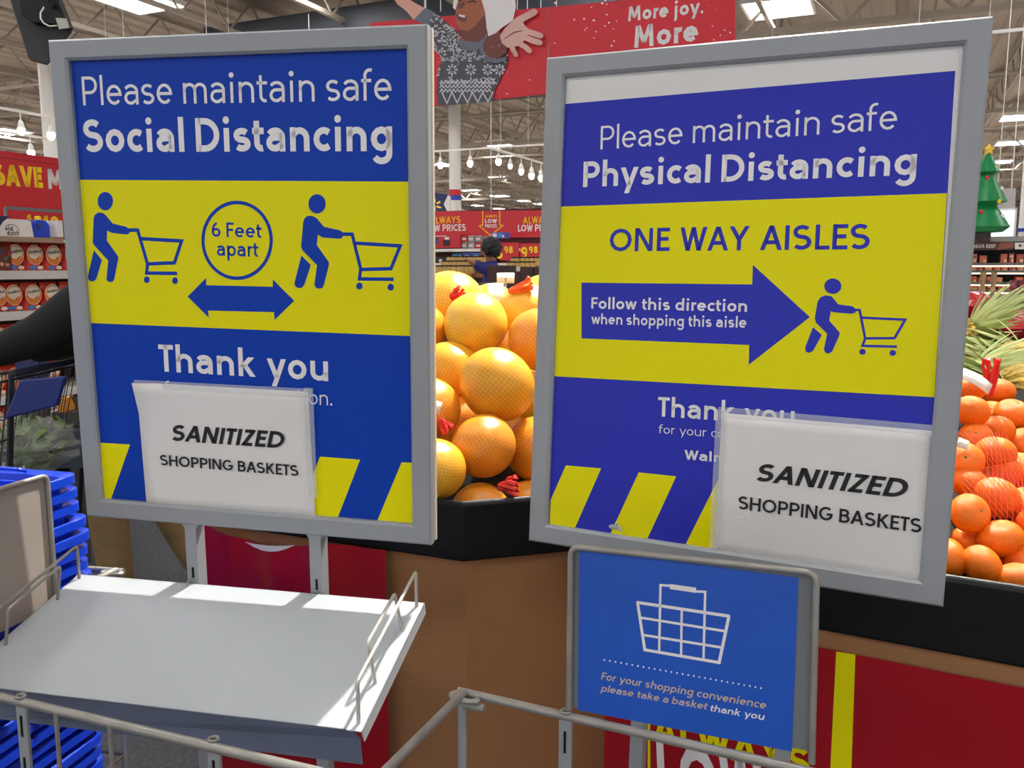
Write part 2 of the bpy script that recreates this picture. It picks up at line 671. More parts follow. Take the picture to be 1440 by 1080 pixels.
# ------------------------------------------------------------------ palette
GREY_METAL = mat('grey_painted_metal', (150, 153, 157), 0.42, noise=(14, 0.03))
GREY_DARKER = mat('grey_sheet', (112, 116, 120), 0.5, noise=(6, 0.06))
TRAY_GREY = mat('light_grey_enamel', (176, 181, 186), 0.42, spec=.3, noise=(5, 0.03))
WIRE = mat('worn_grey_wire', (150, 146, 140), 0.38, 0.35, noise=(30, 0.12))
PAPER = mat('white_paper', (226, 222, 220), 0.6, noise=(8, 0.015))
SHEET = mat('white_print_sheet', (232, 228, 226), 0.5)
BLUE_L = mat('print_blue', (14, 62, 172), 0.4, spec=.15)
BLUE_R = mat('print_violet_blue', (46, 52, 178), 0.38, spec=.2)
YELL = mat('print_yellow', (236, 226, 6), 0.4, spec=.15)
PWHITE = mat('print_white', (236, 232, 232), 0.4)
BLACK_INK = mat('black_ink', (18, 17, 17), 0.6)
RED = mat('banner_red', (204, 34, 46), 0.45)
RED_D = mat('vinyl_red', (160, 8, 27), 0.32, spec=.35)
YGOLD = mat('letter_yellow', (255, 214, 10), 0.45)
BLACK = mat('black_plastic', (9, 10, 12), 0.45, spec=.3, noise=(20, 0.2))
CARD = mat('brown_cardboard', (160, 112, 72), 0.75, noise=(7, 0.07), bump=(90, 0.1))
BASKET_BLUE = mat('blue_plastic', (16, 64, 205), 0.3, spec=0.55)
CLEAR = mat('clear_tape', (235, 238, 240), 0.12, alpha=0.22)
DECK = mat('roof_deck_paint', (176, 162, 148), 0.7, noise=(0.6, 0.08))
STEEL = mat('roof_steel_paint', (164, 153, 142), 0.6)
WHITE_P = mat('white_paint', (232, 230, 226), 0.5)
LAMP = mat('lamp_diffuser', (255, 253, 250), 0.5, emit=PANEL_EMIT)
BULB = mat('bulb_glow', (255, 244, 226), 0.5, emit=30)
NAVY = mat('navy', (22, 36, 96), 0.5)

# ------------------------------------------------------------------ the setting
def shop(a, b, z):              # a metres down the shop, b metres across it
    return AX * a + BX * b + UP * z


mb = MB()
DM = mat('dark_floor_mat', (74, 76, 82), 0.85, noise=(60, 0.35), bump=(140, 0.5))
mb.poly([shop(-12, -12, 0), shop(-12, 12, 0), shop(7, 12, 0), shop(7, -12, 0)], DM)
FL = mat('polished_concrete', (196, 190, 182), 0.35, noise=(.8, 0.06))
mb.poly([shop(7, -42, 0), shop(7, 46, 0), shop(90, 46, 0), shop(90, -42, 0)], FL)
mb.poly([shop(-12, -42, 0), shop(-12, -12, 0), shop(7, -12, 0), shop(7, -42, 0)], FL)
mb.poly([shop(-12, 12, 0), shop(-12, 46, 0), shop(7, 46, 0), shop(7, 12, 0)], FL)
struct(mb.build('floor'))
mb = MB()
for i in range(176):            # ribbed steel deck
    b0 = -42 + i * 0.5
    for (u0, u1, z0, z1) in ((0, .2, 7.0, 7.0), (.2, .25, 7.0, 7.06), (.25, .45, 7.06, 7.06), (.45, .5, 7.06, 7.0)):
        mb.poly([shop(-12, b0 + u0, z0), shop(90, b0 + u0, z0), shop(90, b0 + u1, z1), shop(-12, b0 + u1, z1)], DECK)
struct(mb.build('ceiling', fix=False))
WALLP = mat('wall_paint', (196, 190, 180), 0.7, noise=(1.5, 0.03))
for nm, q in (('wall_far', [(90, -42), (90, 46)]), ('wall_left', [(-12, -42), (90, -42)]), ('wall_right', [(-12, 46), (90, 46)])):
    mb = MB()
    (a0, b0), (a1, b1) = q
    mb.poly([shop(a0, b0, 0), shop(a1, b1, 0), shop(a1, b1, 7.06), shop(a0, b0, 7.06)], WALLP)
    struct(mb.build(nm))

tn = [0]


def truss(name_pts, ztop, zbot, step, w, wc):
    """open-web joist between two plan points"""
    tn[0] += 1
    p, q = name_pts
    L = (q - p).length
    d = (q - p) / L
    m = MB()
    for z, ww in ((ztop, wc), (zbot, wc)):
        m.bar(p + UP * z, q + UP * z, ww, STEEL)
    n = int(L / step)
    for i in range(n):
        a, c, e = p + d * (i * step), p + d * ((i + .5) * step), p + d * ((i + 1) * step)
        m.bar(a + UP * zbot, c + UP * ztop, w, STEEL)
        m.bar(c + UP * ztop, e + UP * zbot, w, STEEL)
    struct(m.build('trim_%d' % tn[0], fix=False))


for i in range(34):
    b0 = -40 + i * 2.5
    truss((shop(-8, b0, 0), shop(88, b0, 0)), 6.93, 6.25, 1.3, 0.035, 0.085)
for i in range(8):
    a0 = 6.5 + i * 11
    truss((shop(a0, -41, 0), shop(a0, 45, 0)), 6.9, 5.95, 1.9, 0.06, 0.12)
for k, a0 in enumerate((15.5, 24, 33, 47)):      # sprinkler pipes under the joists
    tn[0] += 1
    mb = MB()
    mb.tube([shop(a0, -40, 6.1), shop(a0, 44, 6.1)], 0.04, STEEL, 6)
    struct(mb.build('trim_%d' % tn[0]))


def proj(p):
    q = V(p) - EYE
    fwd = q.y * ct - q.z * st
    up = q.y * st + q.z * ct
    if fwd <= 0.01:
        return None
    return (720 + F * q.x / fwd, 540 - F * up / fwd)


# square ceiling panels: the ones in the picture first, then the rest of the grid outside it
def ceiling_light(p, label):
    t = thing('ceiling_light', label, 'ceiling light', p, YAW, 'square ceiling panels')
    m = MB()
    for sx, sy, dx, dy in ((0, .62, 1.28, .05), (0, -.62, 1.28, .05), (.62, 0, .05, 1.2), (-.62, 0, .05, 1.2)):
        m.box((sx, sy, .03), (dx, dy, .09), WHITE_P)
    m.box((0, 0, .08), (1.2, 1.2, .02), WHITE_P)
    m.bar((-.5, 0, .08), (-.5, 0, .5), .015, STEEL)
    m.bar((.5, 0, .08), (.5, 0, .5), .015, STEEL)
    m.build('frame', t)
    m = MB()
    m.box((0, 0, .02), (1.18, 1.18, .04), LAMP)
    m.build('diffuser', t)
    return t


seen = [(193, 2, 'bright square ceiling panel above the top of the social distancing sign'),
        (1095, 12, 'bright square ceiling panel right of the red banner reading More joy'),
        (695, 203, 'largest ceiling panel in the gap between the two signs, just above the spotlight rail'),
        (618, 232, 'ceiling panel beside the left sign edge, left of the white column'),
        (701, 250, 'ceiling panel directly below the spotlight rail between the two signs'),
        (663, 268, 'small ceiling panel just right of the striped band on the white column'),
        (701, 275.6, 'small ceiling panel hanging under the second gap light, with a thin cable above'),
        (733, 282.6, 'small distant ceiling panel right of centre in the gap between the signs'),
        (667, 289, 'tiny distant ceiling panel above the red low prices wall, near the column'),
        (755.7, 287, 'tiny distant ceiling panel against the left edge of the right sign'),
        (698, 293.7, 'farthest ceiling panel, right above the red low prices wall'),
        (10, 185, 'ceiling panel at the left picture edge above the red save banner'),
        (1425, 201, 'ceiling panel above the star of the inflatable tree'),
        (1402, 228, 'ceiling panel half behind the top of the inflatable tree'),
        (1437, 165, 'ceiling panel cut by the right picture edge, above the tree')]
done = []
proto_light = None
for px, py, lb in seen:
    p = atz(px, py, 6.5)
    done.append(p)
    if proto_light is None:
        proto_light = ceiling_light(p, lb)
    else:
        dup(proto_light, lb, loc=p)
HID = [(-10, 78, -10, 220), (90, 610, -10, 60), (598, 775, 120, 305), (1030, 1450, -10, 110), (1385, 1450, -10, 335)]
for i in range(-1, 13):
    for j in range(16):
        p = shop(i * 6 + 1, -36 + j * 5.2, 6.5)
        q = proj(p)
        if q and any(a < q[0] < b and c < q[1] < d for a, b, c, d in HID):
            continue
        if any((p - e).length < 3 for e in done):
            continue
        if (p - V((0, 2, 6.5))).length > 80:
            continue
        dup(proto_light, 'square ceiling panel outside the picture or behind the signs', loc=p)

# ------------------------------------------------------------------ the two framed signs
SL = Frame((-0.4209, 1.326, 1.4615), math.radians(-11.94), math.radians(2.18), math.radians(.97))
SR = Frame((0.3169, 1.2406, 1.4368), math.radians(-24.7), math.radians(-2.86), math.radians(.88))
SB = Frame((0.2128, .9966, 1.0418), math.radians(-23.61), math.radians(-4.91), math.radians(-1.57))


def frame_mesh(m, W, H, w, y0, y1, mm, lip=0.004):
    """picture frame with mitred, chamfered rails, front at y0"""
    def ring(a, b, y):
        return [(-a, y, b), (a, y, b), (a, y, -b), (-a, y, -b)]
    R = [ring(W / 2, H / 2, y1), ring(W / 2, H / 2, y0 + .003), ring(W / 2 - .003, H / 2 - .003, y0),
         ring(W / 2 - w + .004, H / 2 - w + .004, y0), ring(W / 2 - w, H / 2 - w, y0 + .004), ring(W / 2 - w, H / 2 - w, y1), ring(W / 2, H / 2, y1)]
    b = len(m.v)
    for r in R:
        m.v += r
    for i in range(len(R) - 1):
        for j in range(4):
            k = (j + 1) % 4
            m.face((b + i * 4 + j, b + i * 4 + k, b + (i + 1) * 4 + k, b + (i + 1) * 4 + j), mm)


def sign_stand(fr, W, H, label, posts, name='sign_stand'):
    t = thing(name, label, 'sign stand', matrix=fr.mat(), group='framed sign stands')
    m = MB()
    frame_mesh(m, W, H, .031, 0, .017, GREY_METAL)
    m.build('front_frame', t, bevel=0)
    m = MB()
    m.box((0, .0195, 0), (W - .012, .004, H - .012), BLACK)
    m.build('backing_board', t)
    m = MB()
    frame_mesh(m, W, H, .031, .0225, .034, mat('cream_metal', (214, 204, 188), 0.45))
    m.box((0, .030, 0), (W - .05, .004, H - .05), GREY_DARKER)
    m.build('rear_frame', t)
    zb = -H / 2
    for k, x in enumerate(posts):
        m = MB()
        y0, y1 = .006, .032
        z0 = -fr.o.z / math.cos(fr.R.to_euler().x) + .005
        m.box((x, (y0 + y1) / 2, (zb + z0) / 2), (.021, y1 - y0, zb - z0), GREY_METAL)
        # fillet gussets where the post meets the frame
        for s in (-1, 1):
            m.prism([(x + s * .0105, zb), (x + s * .0165, zb), (x + s * .0105, zb - .009)], y0, y0 + .01, GREY_METAL, axis='y')
        p = m.build('post', t, bevel=.001)
        m = MB()
        m.box((x + .001, y0 - .0004, zb - .085), (.004, .001, .018), BLACK)
        m.build('slot', p)
        m = MB()
        m.box((x, .02, z0 + .004), (.05, .16, .008), GREY_METAL)
        m.build('foot', p)
    return t


def lx(fr, px, py):
    return fr.loc(px, py)[0]


WL, HL = .61, .766
left_sign = sign_stand(SL, WL, HL, 'grey framed sign stand with social distancing poster, rising behind the tray', [lx(SL, 267, 790), lx(SL, 442, 810)])
right_sign = sign_stand(SR, .61, .7695, 'grey framed sign stand with one way aisles poster, leaning at the right', [lx(SR, 893, 1050), lx(SR, 1099, 1060)])


def pictogram(P, torso, leg, head, cart, top, wheels, wr, sw, mm, layer):
    P.px(torso, mm, layer)
    P.px(leg, mm, layer)
    P.disc(*head, mm, layer)
    P.line(cart, sw, mm, layer)
    P.line(top, sw, mm, layer)
    for w in wheels:
        P.disc(w, wr[0], wr[1], mm, layer, 16)


YP = .0105     # poster depth behind the frame front
cut = WL / 2 - .0285
# ---- left poster
P = Print(SL, YP)
a, b = WL / 2 - .028, HL / 2 - .028
P.put([[(-a, b), (a, b), (a, -b), (-a, -b)]], BLUE_L, 0)


def clampx(P, pts, a, b):
    out = []
    for p in pts:
        q = P.L(p)
        out.append((max(-a, min(a, q[0])), max(-b, min(b, q[1]))))
    return out


P.put([clampx(P, [(90, 253), (590, 255.5), (590, 473), (90, 453)], a, b)], YELL, 1)
P.text('Please maintain safe', (117.5, 148.3), (551, 141), (115.5, 107.8), .105, PWHITE)
P.text('Social Distancing', (119.5, 214), (552, 212.5), (117.5, 168), .19, PWHITE)
c3 = lambda L: [(100 + x / 4.5, 240 + y / 4.5) for x, y in L]
c4 = lambda L: [(350 + x / 4.5, 240 + y / 4.5) for x, y in L]
TORSO1 = [(143, 305), (150, 282), (167, 267), (187, 264), (207, 270), (225, 287), (265, 335), (350, 355), (364, 366), (372, 372), (372, 390), (362, 402), (350, 404), (265, 395), (246, 388), (230, 378), (226, 440), (300, 545), (298, 565), (275, 685), (266, 701), (250, 706), (232, 700), (225, 685), (236, 570), (150, 475), (138, 455)]
LEG1 = [(145, 503), (197, 565), (162, 682), (150, 697), (135, 702), (118, 697), (110, 685), (108, 665)]
pictogram(P, c3(TORSO1), c3(LEG1), ((148.4, 282.9), 10.9, 13), c3([(365, 376), (422, 376), (485, 592), (478, 648), (672, 650)]), c3([(440, 430), (700, 445), (655, 583), (485, 590)]), c3([(480, 690), (659, 696)]), (4.1, 4.8), 4.4, BLUE_L, 2)
TORSO2 = [(345, 325), (353, 302), (370, 288), (392, 284), (412, 290), (432, 303), (475, 355), (580, 378), (590, 388), (598, 395), (598, 412), (588, 427), (572, 431), (470, 424), (452, 415), (438, 403), (430, 470), (508, 580), (506, 603), (475, 728), (464, 743), (445, 747), (425, 740), (415, 722), (432, 598), (340, 505), (331, 480)]
LEG2 = [(333, 537), (393, 597), (352, 722), (340, 738), (322, 744), (302, 738), (291, 725), (289, 710)]
pictogram(P, c4(TORSO2), c4(LEG2), ((446, 286.7), 12.2, 13.6), c4([(592, 402), (654, 402), (708, 622), (700, 685), (917, 687)]), c4([(668, 458), (958, 476), (900, 620), (708, 625)]), c4([(700, 730), (898, 737)]), (4.5, 4.9), 4.6, BLUE_L, 2)
P.line([(333.6 + 48 * math.cos(2 * PI * i / 48), 338 + 53.3 * math.sin(2 * PI * i / 48)) for i in range(48)], 4.6, BLUE_L, 2, True)
P.text('6 Feet', (298.2, 332.9), (368.4, 334.6), (298.2, 312.4), .15, BLUE_L, 2)
P.text('apart', (305.5, 359.6), (363.8, 361.4), (305.5, 338.4), .15, BLUE_L, 2)
P.px([(264, 417), (290, 390.7), (290.4, 401), (384, 403.3), (383.8, 392.9), (414, 422.9), (386.2, 450), (385.6, 438.9), (292.9, 436.7), (293.8, 446.7)], BLUE_L, 2)
P.text('Thank you', (224.6, 522), (461.8, 536), (225.4, 484.3), .17, PWHITE)
P.text('for your cooperation.', (232, 556), (467.6, 570.4), (232.6, 536), .09, PWHITE)
for st_ in ([(118, 621), (183, 625), (156, 708), (118, 706)], [(236, 627), (290, 631), (262, 716), (209, 711)], [(343, 634.5), (397, 638), (368, 724), (314, 719)], [(450, 642), (506.5, 646.4), (474.6, 733), (418, 728)], [(564.8, 650), (600, 652), (600, 745), (530, 737.5)]):
    P.put([clampx(P, st_, a, b)], YELL, 1)
P.build('poster', left_sign)
mb = MB()
# ---- right poster
P = Print(SR, YP)
WR, HR = .61, .7695
a, b = WR / 2 - .028, HR / 2 - .028
P.put([[(-a, b), (a, b), (a, -b), (-a, -b)]], SHEET, 0)
P.px([(788, 146.8), (1343.3, 99.6), (1298, 826), (772, 745)], BLUE_R, 1)
P.px([(783.5, 290.9), (1331.7, 271.8), (1314, 558.5), (778.5, 529)], YELL, 2)
P.text('Please maintain safe', (844.6, 210.4), (1261, 181.7), (844.4, 177.6), .095, PWHITE, 3)
P.text('Physical Distancing', (820, 263.2), (1288, 245.8), (821.3, 227.5), .185, PWHITE, 3)
P.text('ONE WAY AISLES', (857, 353.6), (1222.5, 350.5), (857.6, 321.8), .16, BLUE_R, 3)
P.px([(818, 397.5), (1058, 400), (1058.8, 372.5), (1139, 445.8), (1053, 513), (1053.8, 485), (818, 475.8)], BLUE_R, 3)
P.text('Follow this direction', (831.7, 434), (1050.4, 438.6), (831.9, 418), .17, PWHITE, 4)
P.text('when shopping this aisle', (831.7, 455.6), (1049.6, 461), (831.9, 441), .16, PWHITE, 4)
c7 = lambda L: [(760 + x / 2.4, 280 + y / 2.4) for x, y in L]
pictogram(P, c7([(935, 348), (945, 331), (962, 325), (983, 328), (1005, 355), (1055, 362), (1066, 373), (1062, 384), (1050, 387), (990, 382), (980, 378), (975, 410), (1010, 450), (1008, 462), (985, 514), (972, 522), (960, 517), (957, 505), (968, 455), (930, 417), (926, 402)]),
          c7([(920, 432), (950, 458), (920, 512), (908, 519), (896, 515), (893, 502)]), ((1171.2, 402.5), 12, 10.9), c7([(1060, 374), (1077, 374), (1096, 470), (1087, 495), (1203, 498)]), c7([(1083, 400), (1231, 407), (1195, 469), (1096, 470)]), c7([(1087, 515), (1189, 519)]), (4.6, 4.2), 3.7, BLUE_R, 3)
P.text('Thank you', (925, 585.2), (1116.7, 598.5), (925.4, 558), .16, PWHITE, 3)
P.text('for your cooperation.', (926.4, 609), (1112, 622.5), (926.6, 597), .085, PWHITE, 3)
P.text('Walmart', (962.6, 646), (1054, 653), (963, 632.5), .17, PWHITE, 3)
for st_ in ([(796, 654.3), (845.5, 658.6), (805.9, 748.5), (773, 744), (774.4, 703)], [(898.4, 664.2), (951, 669.8), (907.9, 763), (856.3, 755)], [(1009, 675.9), (1061, 681), (1017.7, 778), (961.7, 770.5)]):
    P.px(st_, YELL, 2)
P.build('poster', right_sign)


# ---- taped paper notices: curved sheets in front of the posters
def notice(fr, corners, y, label, lines, curl):
    P = Print(fr, y)
    c = [V(P.L(p)) for p in corners]       # tl, tr, br, bl
    t = thing('paper_notice', label, 'paper notice', matrix=fr.mat(), group='taped paper notices')
    nx, nz = 14, 12
    m = MB()

    def pt(u, v):
        p = (c[0] * (1 - u) + c[1] * u) * (1 - v) + (c[3] * (1 - u) + c[2] * u) * v
        yy = y - curl * max(0, (.18 - u)) * max(0, .25 - v) * 22 - .0012 * math.sin(PI * u) * math.sin(PI * v * 1.3 + .4)
        return (p.x, yy, p.y)
    for i in range(nx + 1):
        for j in range(nz + 1):
            m.v.append(pt(i / nx, j / nz))
    for i in range(nx):
        for j in range(nz):
            k = i * (nz + 1) + j
            m.face((k, k + nz + 1, k + nz + 2, k + 1), PAPER)
    o = m.build('sheet', t, smooth=True)
    so = o.modifiers.new('thick', 'SOLIDIFY')
    so.thickness = .0003
    for ln in lines:
        P = Print(fr, y - .0022)
        P.text(ln[0], ln[1], ln[2], ln[3], ln[4], BLACK_INK, 1, slant=ln[5], gapk=.8)
        P.build('lettering', t)
    return t


nl = notice(SL, [(191.6, 537), (433, 551), (444, 729.5), (206.5, 711)], .0062, 'white sanitized shopping baskets notice taped on the social distancing poster', [('SANITIZED', (240.2, 619.5), (397.5, 630.5), (242, 596.8), .2, .22), ('SHOPPING BASKETS', (225.6, 654), (419.9, 669.6), (226.6, 639.4), .17, 0)], .012)
nr = notice(SR, [(1015, 580.6), (1310.5, 606), (1298.2, 824), (1005, 777)], .0062, 'white sanitized shopping baskets notice taped on the one way aisles poster', [('SANITIZED', (1061, 676), (1271, 700.5), (1063.5, 650.8), .2, .24), ('SHOPPING BASKETS', (1038, 715.6), (1295.4, 749.6), (1039.5, 697.2), .165, 0)], .0)


def tape(fr, pts, y, label):
    m = MB()
    P = Print(fr, y)
    q = [P.L(p) for p in pts]
    m.poly([(a[0], y + (.0006 if i % 2 else 0), a[1]) for i, a in enumerate(q)], CLEAR)
    o = m.build('clear_tape')
    o.matrix_world = fr.mat()
    so = o.modifiers.new('thick', 'SOLIDIFY')
    so.thickness = .0002
    return tag(o, label, 'tape', 'strips of clear tape')


tape(SL, [(188, 534), (438, 547), (437, 560), (189, 545)], .0036, 'clear tape along the top edge of the left paper notice')
tape(SL, [(428, 545), (440, 546), (446, 700), (434, 698)], .0036, 'clear tape down the right edge of the left paper notice')
tape(SR, [(1010, 572), (1316, 598), (1315, 612), (1010, 586)], .0036, 'clear tape along the top edge of the right paper notice')
tape(SR, [(1007, 576), (1019, 577), (1008, 782), (997, 780)], .0036, 'clear tape down the left edge of the right paper notice')
m = MB()
P = Print(SR, .006)
for k, (dx, dy, r) in enumerate(((0, 0, 8), (9, 2, 7), (4, -3, 5))):
    p = P.L((862 + dx, 741 + dy))
    m.ball((p[0], .006, p[1]), (r * .0009, .002, r * .0005), mat('crumpled_tape', (200, 205, 208), 0.15, alpha=.6), 10, 6, Matrix.Rotation(k * .9, 3, 'Y'))
o = m.build('crumpled_tape', smooth=True)
o.matrix_world = SR.mat()
tag(o, 'crumpled scrap of clear tape stuck above the lower rail of the right sign', 'tape')

# ------------------------------------------------------------------ flyer tray below the left sign
TE = V((.979, -.205, 0)).normalized()
TF = V((-.205, -.979, 0)).normalized()
sl_ = math.radians(14)
TV = (TF * math.cos(sl_) - UP * math.sin(sl_))          # down the tray towards the viewer
TN = TE.cross(-TV).normalized()
if TN.z < 0:
    TN = -TN
TBL = V((-.7449, 1.4127, .9799)) + TV * .002
TW, TD = .6215, .275
tray = thing('flyer_tray', 'light grey sloping metal tray with wire side guards, under the left sign', 'tray', TBL)


def tp(u, v, w=0):
    return TBL + TE * u + TV * v + TN * w


m = MB()
TL = .045                         # turned-down front lip
th = .0016
r = .006


def slab(poly, n, t, mm):
    k = len(poly)
    b_ = len(m.v)
    m.v += [tuple(p) for p in poly] + [tuple(V(p) - n * t) for p in poly]
    for i in range(k):
        j = (i + 1) % k
        m.face((b_ + i, b_ + j, b_ + k + j, b_ + k + i), mm)
    m.face(range(b_, b_ + k), mm)
    m.face(range(b_ + k, b_ + 2 * k), mm)


slab([tp(0, 0), tp(TW, 0), tp(TW, TD), tp(0, TD)], TN, th, TRAY_GREY)
slab([tp(0, 0), tp(0, TD), tp(0, TD - .004, -.02), tp(0, 0, -.02)], -TE, th, TRAY_GREY)
slab([tp(TW, 0), tp(TW, TD), tp(TW, TD - .004, -.02), tp(TW, 0, -.02)], TE, th, TRAY_GREY)
slab([tp(0, 0), tp(TW, 0), tp(TW, 0, -.02), tp(0, 0, -.02)], -TV, th, TRAY_GREY)
wbuild(m, 'tray_sheet', tray)
m = MB()
FV = (TV * .25 - TN).normalized()
lip = [tp(0.002, TD)] + [tp(TW - .022, TD), tp(TW - .012, TD, -.003), tp(TW - .004, TD, -.012)] + [tp(TW - .001, TD) + FV * TL, tp(0.002, TD) + FV * TL]
slab(lip, TV, th, mat('shaded_lip_grey', (92, 100, 122), 0.45, noise=(8, .05)))  # same enamel as the tray, darkened to paint in the lip's shade
wbuild(m, 'front_lip', tray)
rr_ = .0026
hoop = lambda u, v0, v1, hgt, du: resample_round([tp(u, v0, -.002), tp(u + du, v0 - .014, hgt), tp(u + du, v1 - .014, hgt), tp(u, v1, -.002)], .006, 4)
for (u, s, lb) in ((TW - .010, -1, 'right'), (.010, 1, 'left')):
    for (v0, v1, du, hgt) in ((.012, .262, .0, .056), (.072, .187, s * .010, .056)):
        m = MB()
        m.tube(hoop(u + (s * .004 if du else 0), v0, v1, hgt, du), rr_, WIRE if s > 0 else mat('pale_wire', (190, 186, 178), .35, .2), 7)
        wbuild(m, 'wire_guard', tray, smooth=True)
# clips from tray to the posts
for px, py in ((267, 812), (444, 836)):
    m = MB()
    q = onplane(px, py, SL.o, SL.n)
    m.tube([q + SL.n * .004, q - SL.n * .006 + UP * -.004, q - SL.n * .012 + UP * -.012], .0013, WIRE, 6)
    wbuild(m, 'hook', tray)

# ------------------------------------------------------------------ wire basket racks
RZ = .922


def rail_rack(label, name, c, d1, L1, d2, L2, ups, bars, wires, off=None):
    """top rail rectangle from corner c along d1 and d2, uprights to the floor"""
    t = thing(name, label, 'basket rack', (c.x, c.y, 0), 0, 'wire basket racks')
    m = MB()
    p = [c, c + d1 * L1, c + d1 * L1 + d2 * L2, c + d2 * L2]
    m.tube(resample_round([c - d1 * .012 - d2 * .012, c + d1 * L1], .004), .0062, WIRE, 10)
    wbuild(m, 'top_rail', t, smooth=True)
    m = MB()
    m.tube([c + UP * .004 - d2 * .006, c + d2 * L2 + UP * .004], .0062, WIRE, 10)
    wbuild(m, 'side_rail', t, smooth=True)
    m = MB()
    m.tube([p[1], p[2]], .006, WIRE, 8)
    wbuild(m, 'side_rail', t, smooth=True)
    m = MB()
    m.tube([p[3], p[2]], .006, WIRE, 8)
    wbuild(m, 'front_rail', t, smooth=True)
    # corner loop
    m = MB()
    lp = [c + d1 * .02 * math.cos(a_) + d2 * .010 * math.sin(a_) + d1 * .004 for a_ in [2 * PI * i / 14 for i in range(14)]]
    m.tube(lp, .0042, WIRE, 8, True)
    m.tube([c - UP * .010 + d1 * .0, c - UP * .010 + d1 * .034], .006, WIRE, 8)
    wbuild(m, 'corner_loop', t, smooth=True)
    for q in p:
        m = MB()
        m.tube([V((q.x, q.y, RZ - .004)), V((q.x, q.y, .0))], .0065, GREY_METAL, 8)
        wbuild(m, 'upright', t, smooth=True)
    for s in bars:
        q = c + d1 * s
        n = V((-d1.y, d1.x, 0))
        R = Matrix((d1, n, UP)).transposed()
        m = MB()
        m.box(V((q.x, q.y, RZ / 2)) + n * .009, (.018, .005, RZ - .01), GREY_METAL, R)
        b_ = wbuild(m, 'slotted_bar', t, bevel=.001)
        for k in range(9):
            m = MB()
            m.box(V((q.x, q.y, RZ - .035 - k * .06)) + n * .0058, (.003, .0012, .03), BLACK, R)
            wbuild(m, 'slot', b_)
        m = MB()
        m.tube([q + UP * (.007 + .0001) + d1 * .006 * math.cos(2 * PI * i / 10) + n * (.006 * math.sin(2 * PI * i / 10) + .008) for i in range(10)], .002, WIRE, 6, True)
        wbuild(m, 'clip_ring', b_, smooth=True)
    for s in wires:
        q = c + d1 * s
        m = MB()
        m.tube([V((q.x, q.y, RZ)), V((q.x, q.y, .15))], .003, WIRE, 6)
        wbuild(m, 'wire_rod', t, smooth=True)
    for zz in (.55, .22):
        m = MB()
        m.tube([V((q.x, q.y, zz)) for q in p], .004, WIRE, 6, True)
        wbuild(m, 'lower_wire', t, smooth=True)
    # wire floor of the rack
    m = MB()
    for i in range(9):
        m.tube([V((c + d1 * (L1 * i / 8)).to_tuple()) - UP * (RZ - .2), V((c + d1 * (L1 * i / 8) + d2 * L2).to_tuple()) - UP * (RZ - .2)], .003, WIRE, 5)
    wbuild(m, 'wire_floor', t)
    return t


cR = atz(650, 980, RZ)
dR = (atz(1180, 1080, .937) - cR)
dR.z = 0
dR.normalize()
dRs = V((-dR.y, dR.x, 0)) * -1
if dRs.y > 0:
    dRs = -dRs
sR = lambda px, py: (atz(px, py, RZ) - cR).dot(dR)
rail_rack('empty grey wire basket rack at bottom right carrying the blue basket sign', 'basket_rack', cR, dR, .66, dRs, .36, [], [sR(797, 1005)], [])
cL0, cL1 = atz(0, 985, RZ), atz(420, 1080, RZ)
dL = (cL1 - cL0)
dL.z = 0
dL.normalize()
cL = cL0 - dL * .33
dLs = V((dL.y, -dL.x, 0))
if dLs.y > 0:
    dLs = -dLs
sL = lambda px, py: (atz(px, py, RZ) - cL).dot(dL)
rail_rack('grey wire basket rack in front of the sloping tray at bottom left', 'basket_rack', cL, dL, .84, dLs, .3, [], [sL(22, 990), sL(290, 1055)], [sL(78, 1003), sL(151, 1022)])
cB = atz(160, 806, RZ)
dB = -TE
dBs = V((-.24, -.97, 0)).normalized()
rack_b = rail_rack('grey wire basket rack holding the stack of blue baskets at the left edge', 'basket_rack', cB, dB, .62, dBs, .42, [], [], [])

# ------------------------------------------------------------------ the blue basket sign on the right rack
bs = thing('basket_sign', 'blue take a basket sign in a rounded wire frame on the right rack', 'sign', matrix=SB.mat())
q = [SB.loc(*p) for p in ((803, 768), (1148, 806), (1142, 1062), (799, 1000))]
x0, x1, z1, z0 = -.150, .150, .1065, -.108
m = MB()
pts = [(x0, 0, z0 - .01), (x0, 0, z1), (x1, 0, z1), (x1, 0, z0 - .01)]
m.tube(resample_round(pts, .014, 6), .0042, WIRE, 10)
m.build('wire_frame', bs, smooth=True)
m = MB()
m.box((0, .006, (z0 + z1) / 2), (x1 - x0 - .002, .002, z1 - z0 - .004), GREY_DARKER)
m.build('back_panel', bs)
P = Print(SB, .0042)
BLUE_B = mat('basket_sign_blue', (26, 84, 190), 0.35, noise=(9, .06))
TAN = mat('print_tan', (208, 182, 156), 0.5)
P.px([(814.6, 771.5), (1123, 812.4), (1113.6, 1057), (812.6, 998.5)], BLUE_B, 0)
cb = lambda L: [(780 + x / 3.1775, 740 + y / 3.1775) for x, y in L]
for ln, w in (([(467, 562), (473, 263), (522, 266)], 3.3), ([(630, 291), (673, 293), (665, 597)], 3.3), ([(515, 269), (632, 286)], 7.2), ([(368, 340), (782, 402)], 4.2), ([(370, 338), (403, 552), (735, 609), (779, 401)], 4), ([(383, 408), (757, 468)], 3.4), ([(398, 486), (742, 541)], 3.4), ([(568, 372), (565, 580)], 3.2)):
    P.line(cb(ln), w, PWHITE, 1)
for i in range(29):
    u = i / 28
    P.disc(cb([(222 + 700 * u, 597 + 126 * u)])[0], 1.3, 1.3, PWHITE, 1, 8)
P.text('For your shopping convenience', *cb([(207, 684), (942, 816), (207, 651)]), .14, TAN, 1, slant=.2, gapk=.85)
P.text('please take a basket', *cb([(207, 737), (680, 820), (208, 706)]), .14, TAN, 1, slant=.2, gapk=.85)
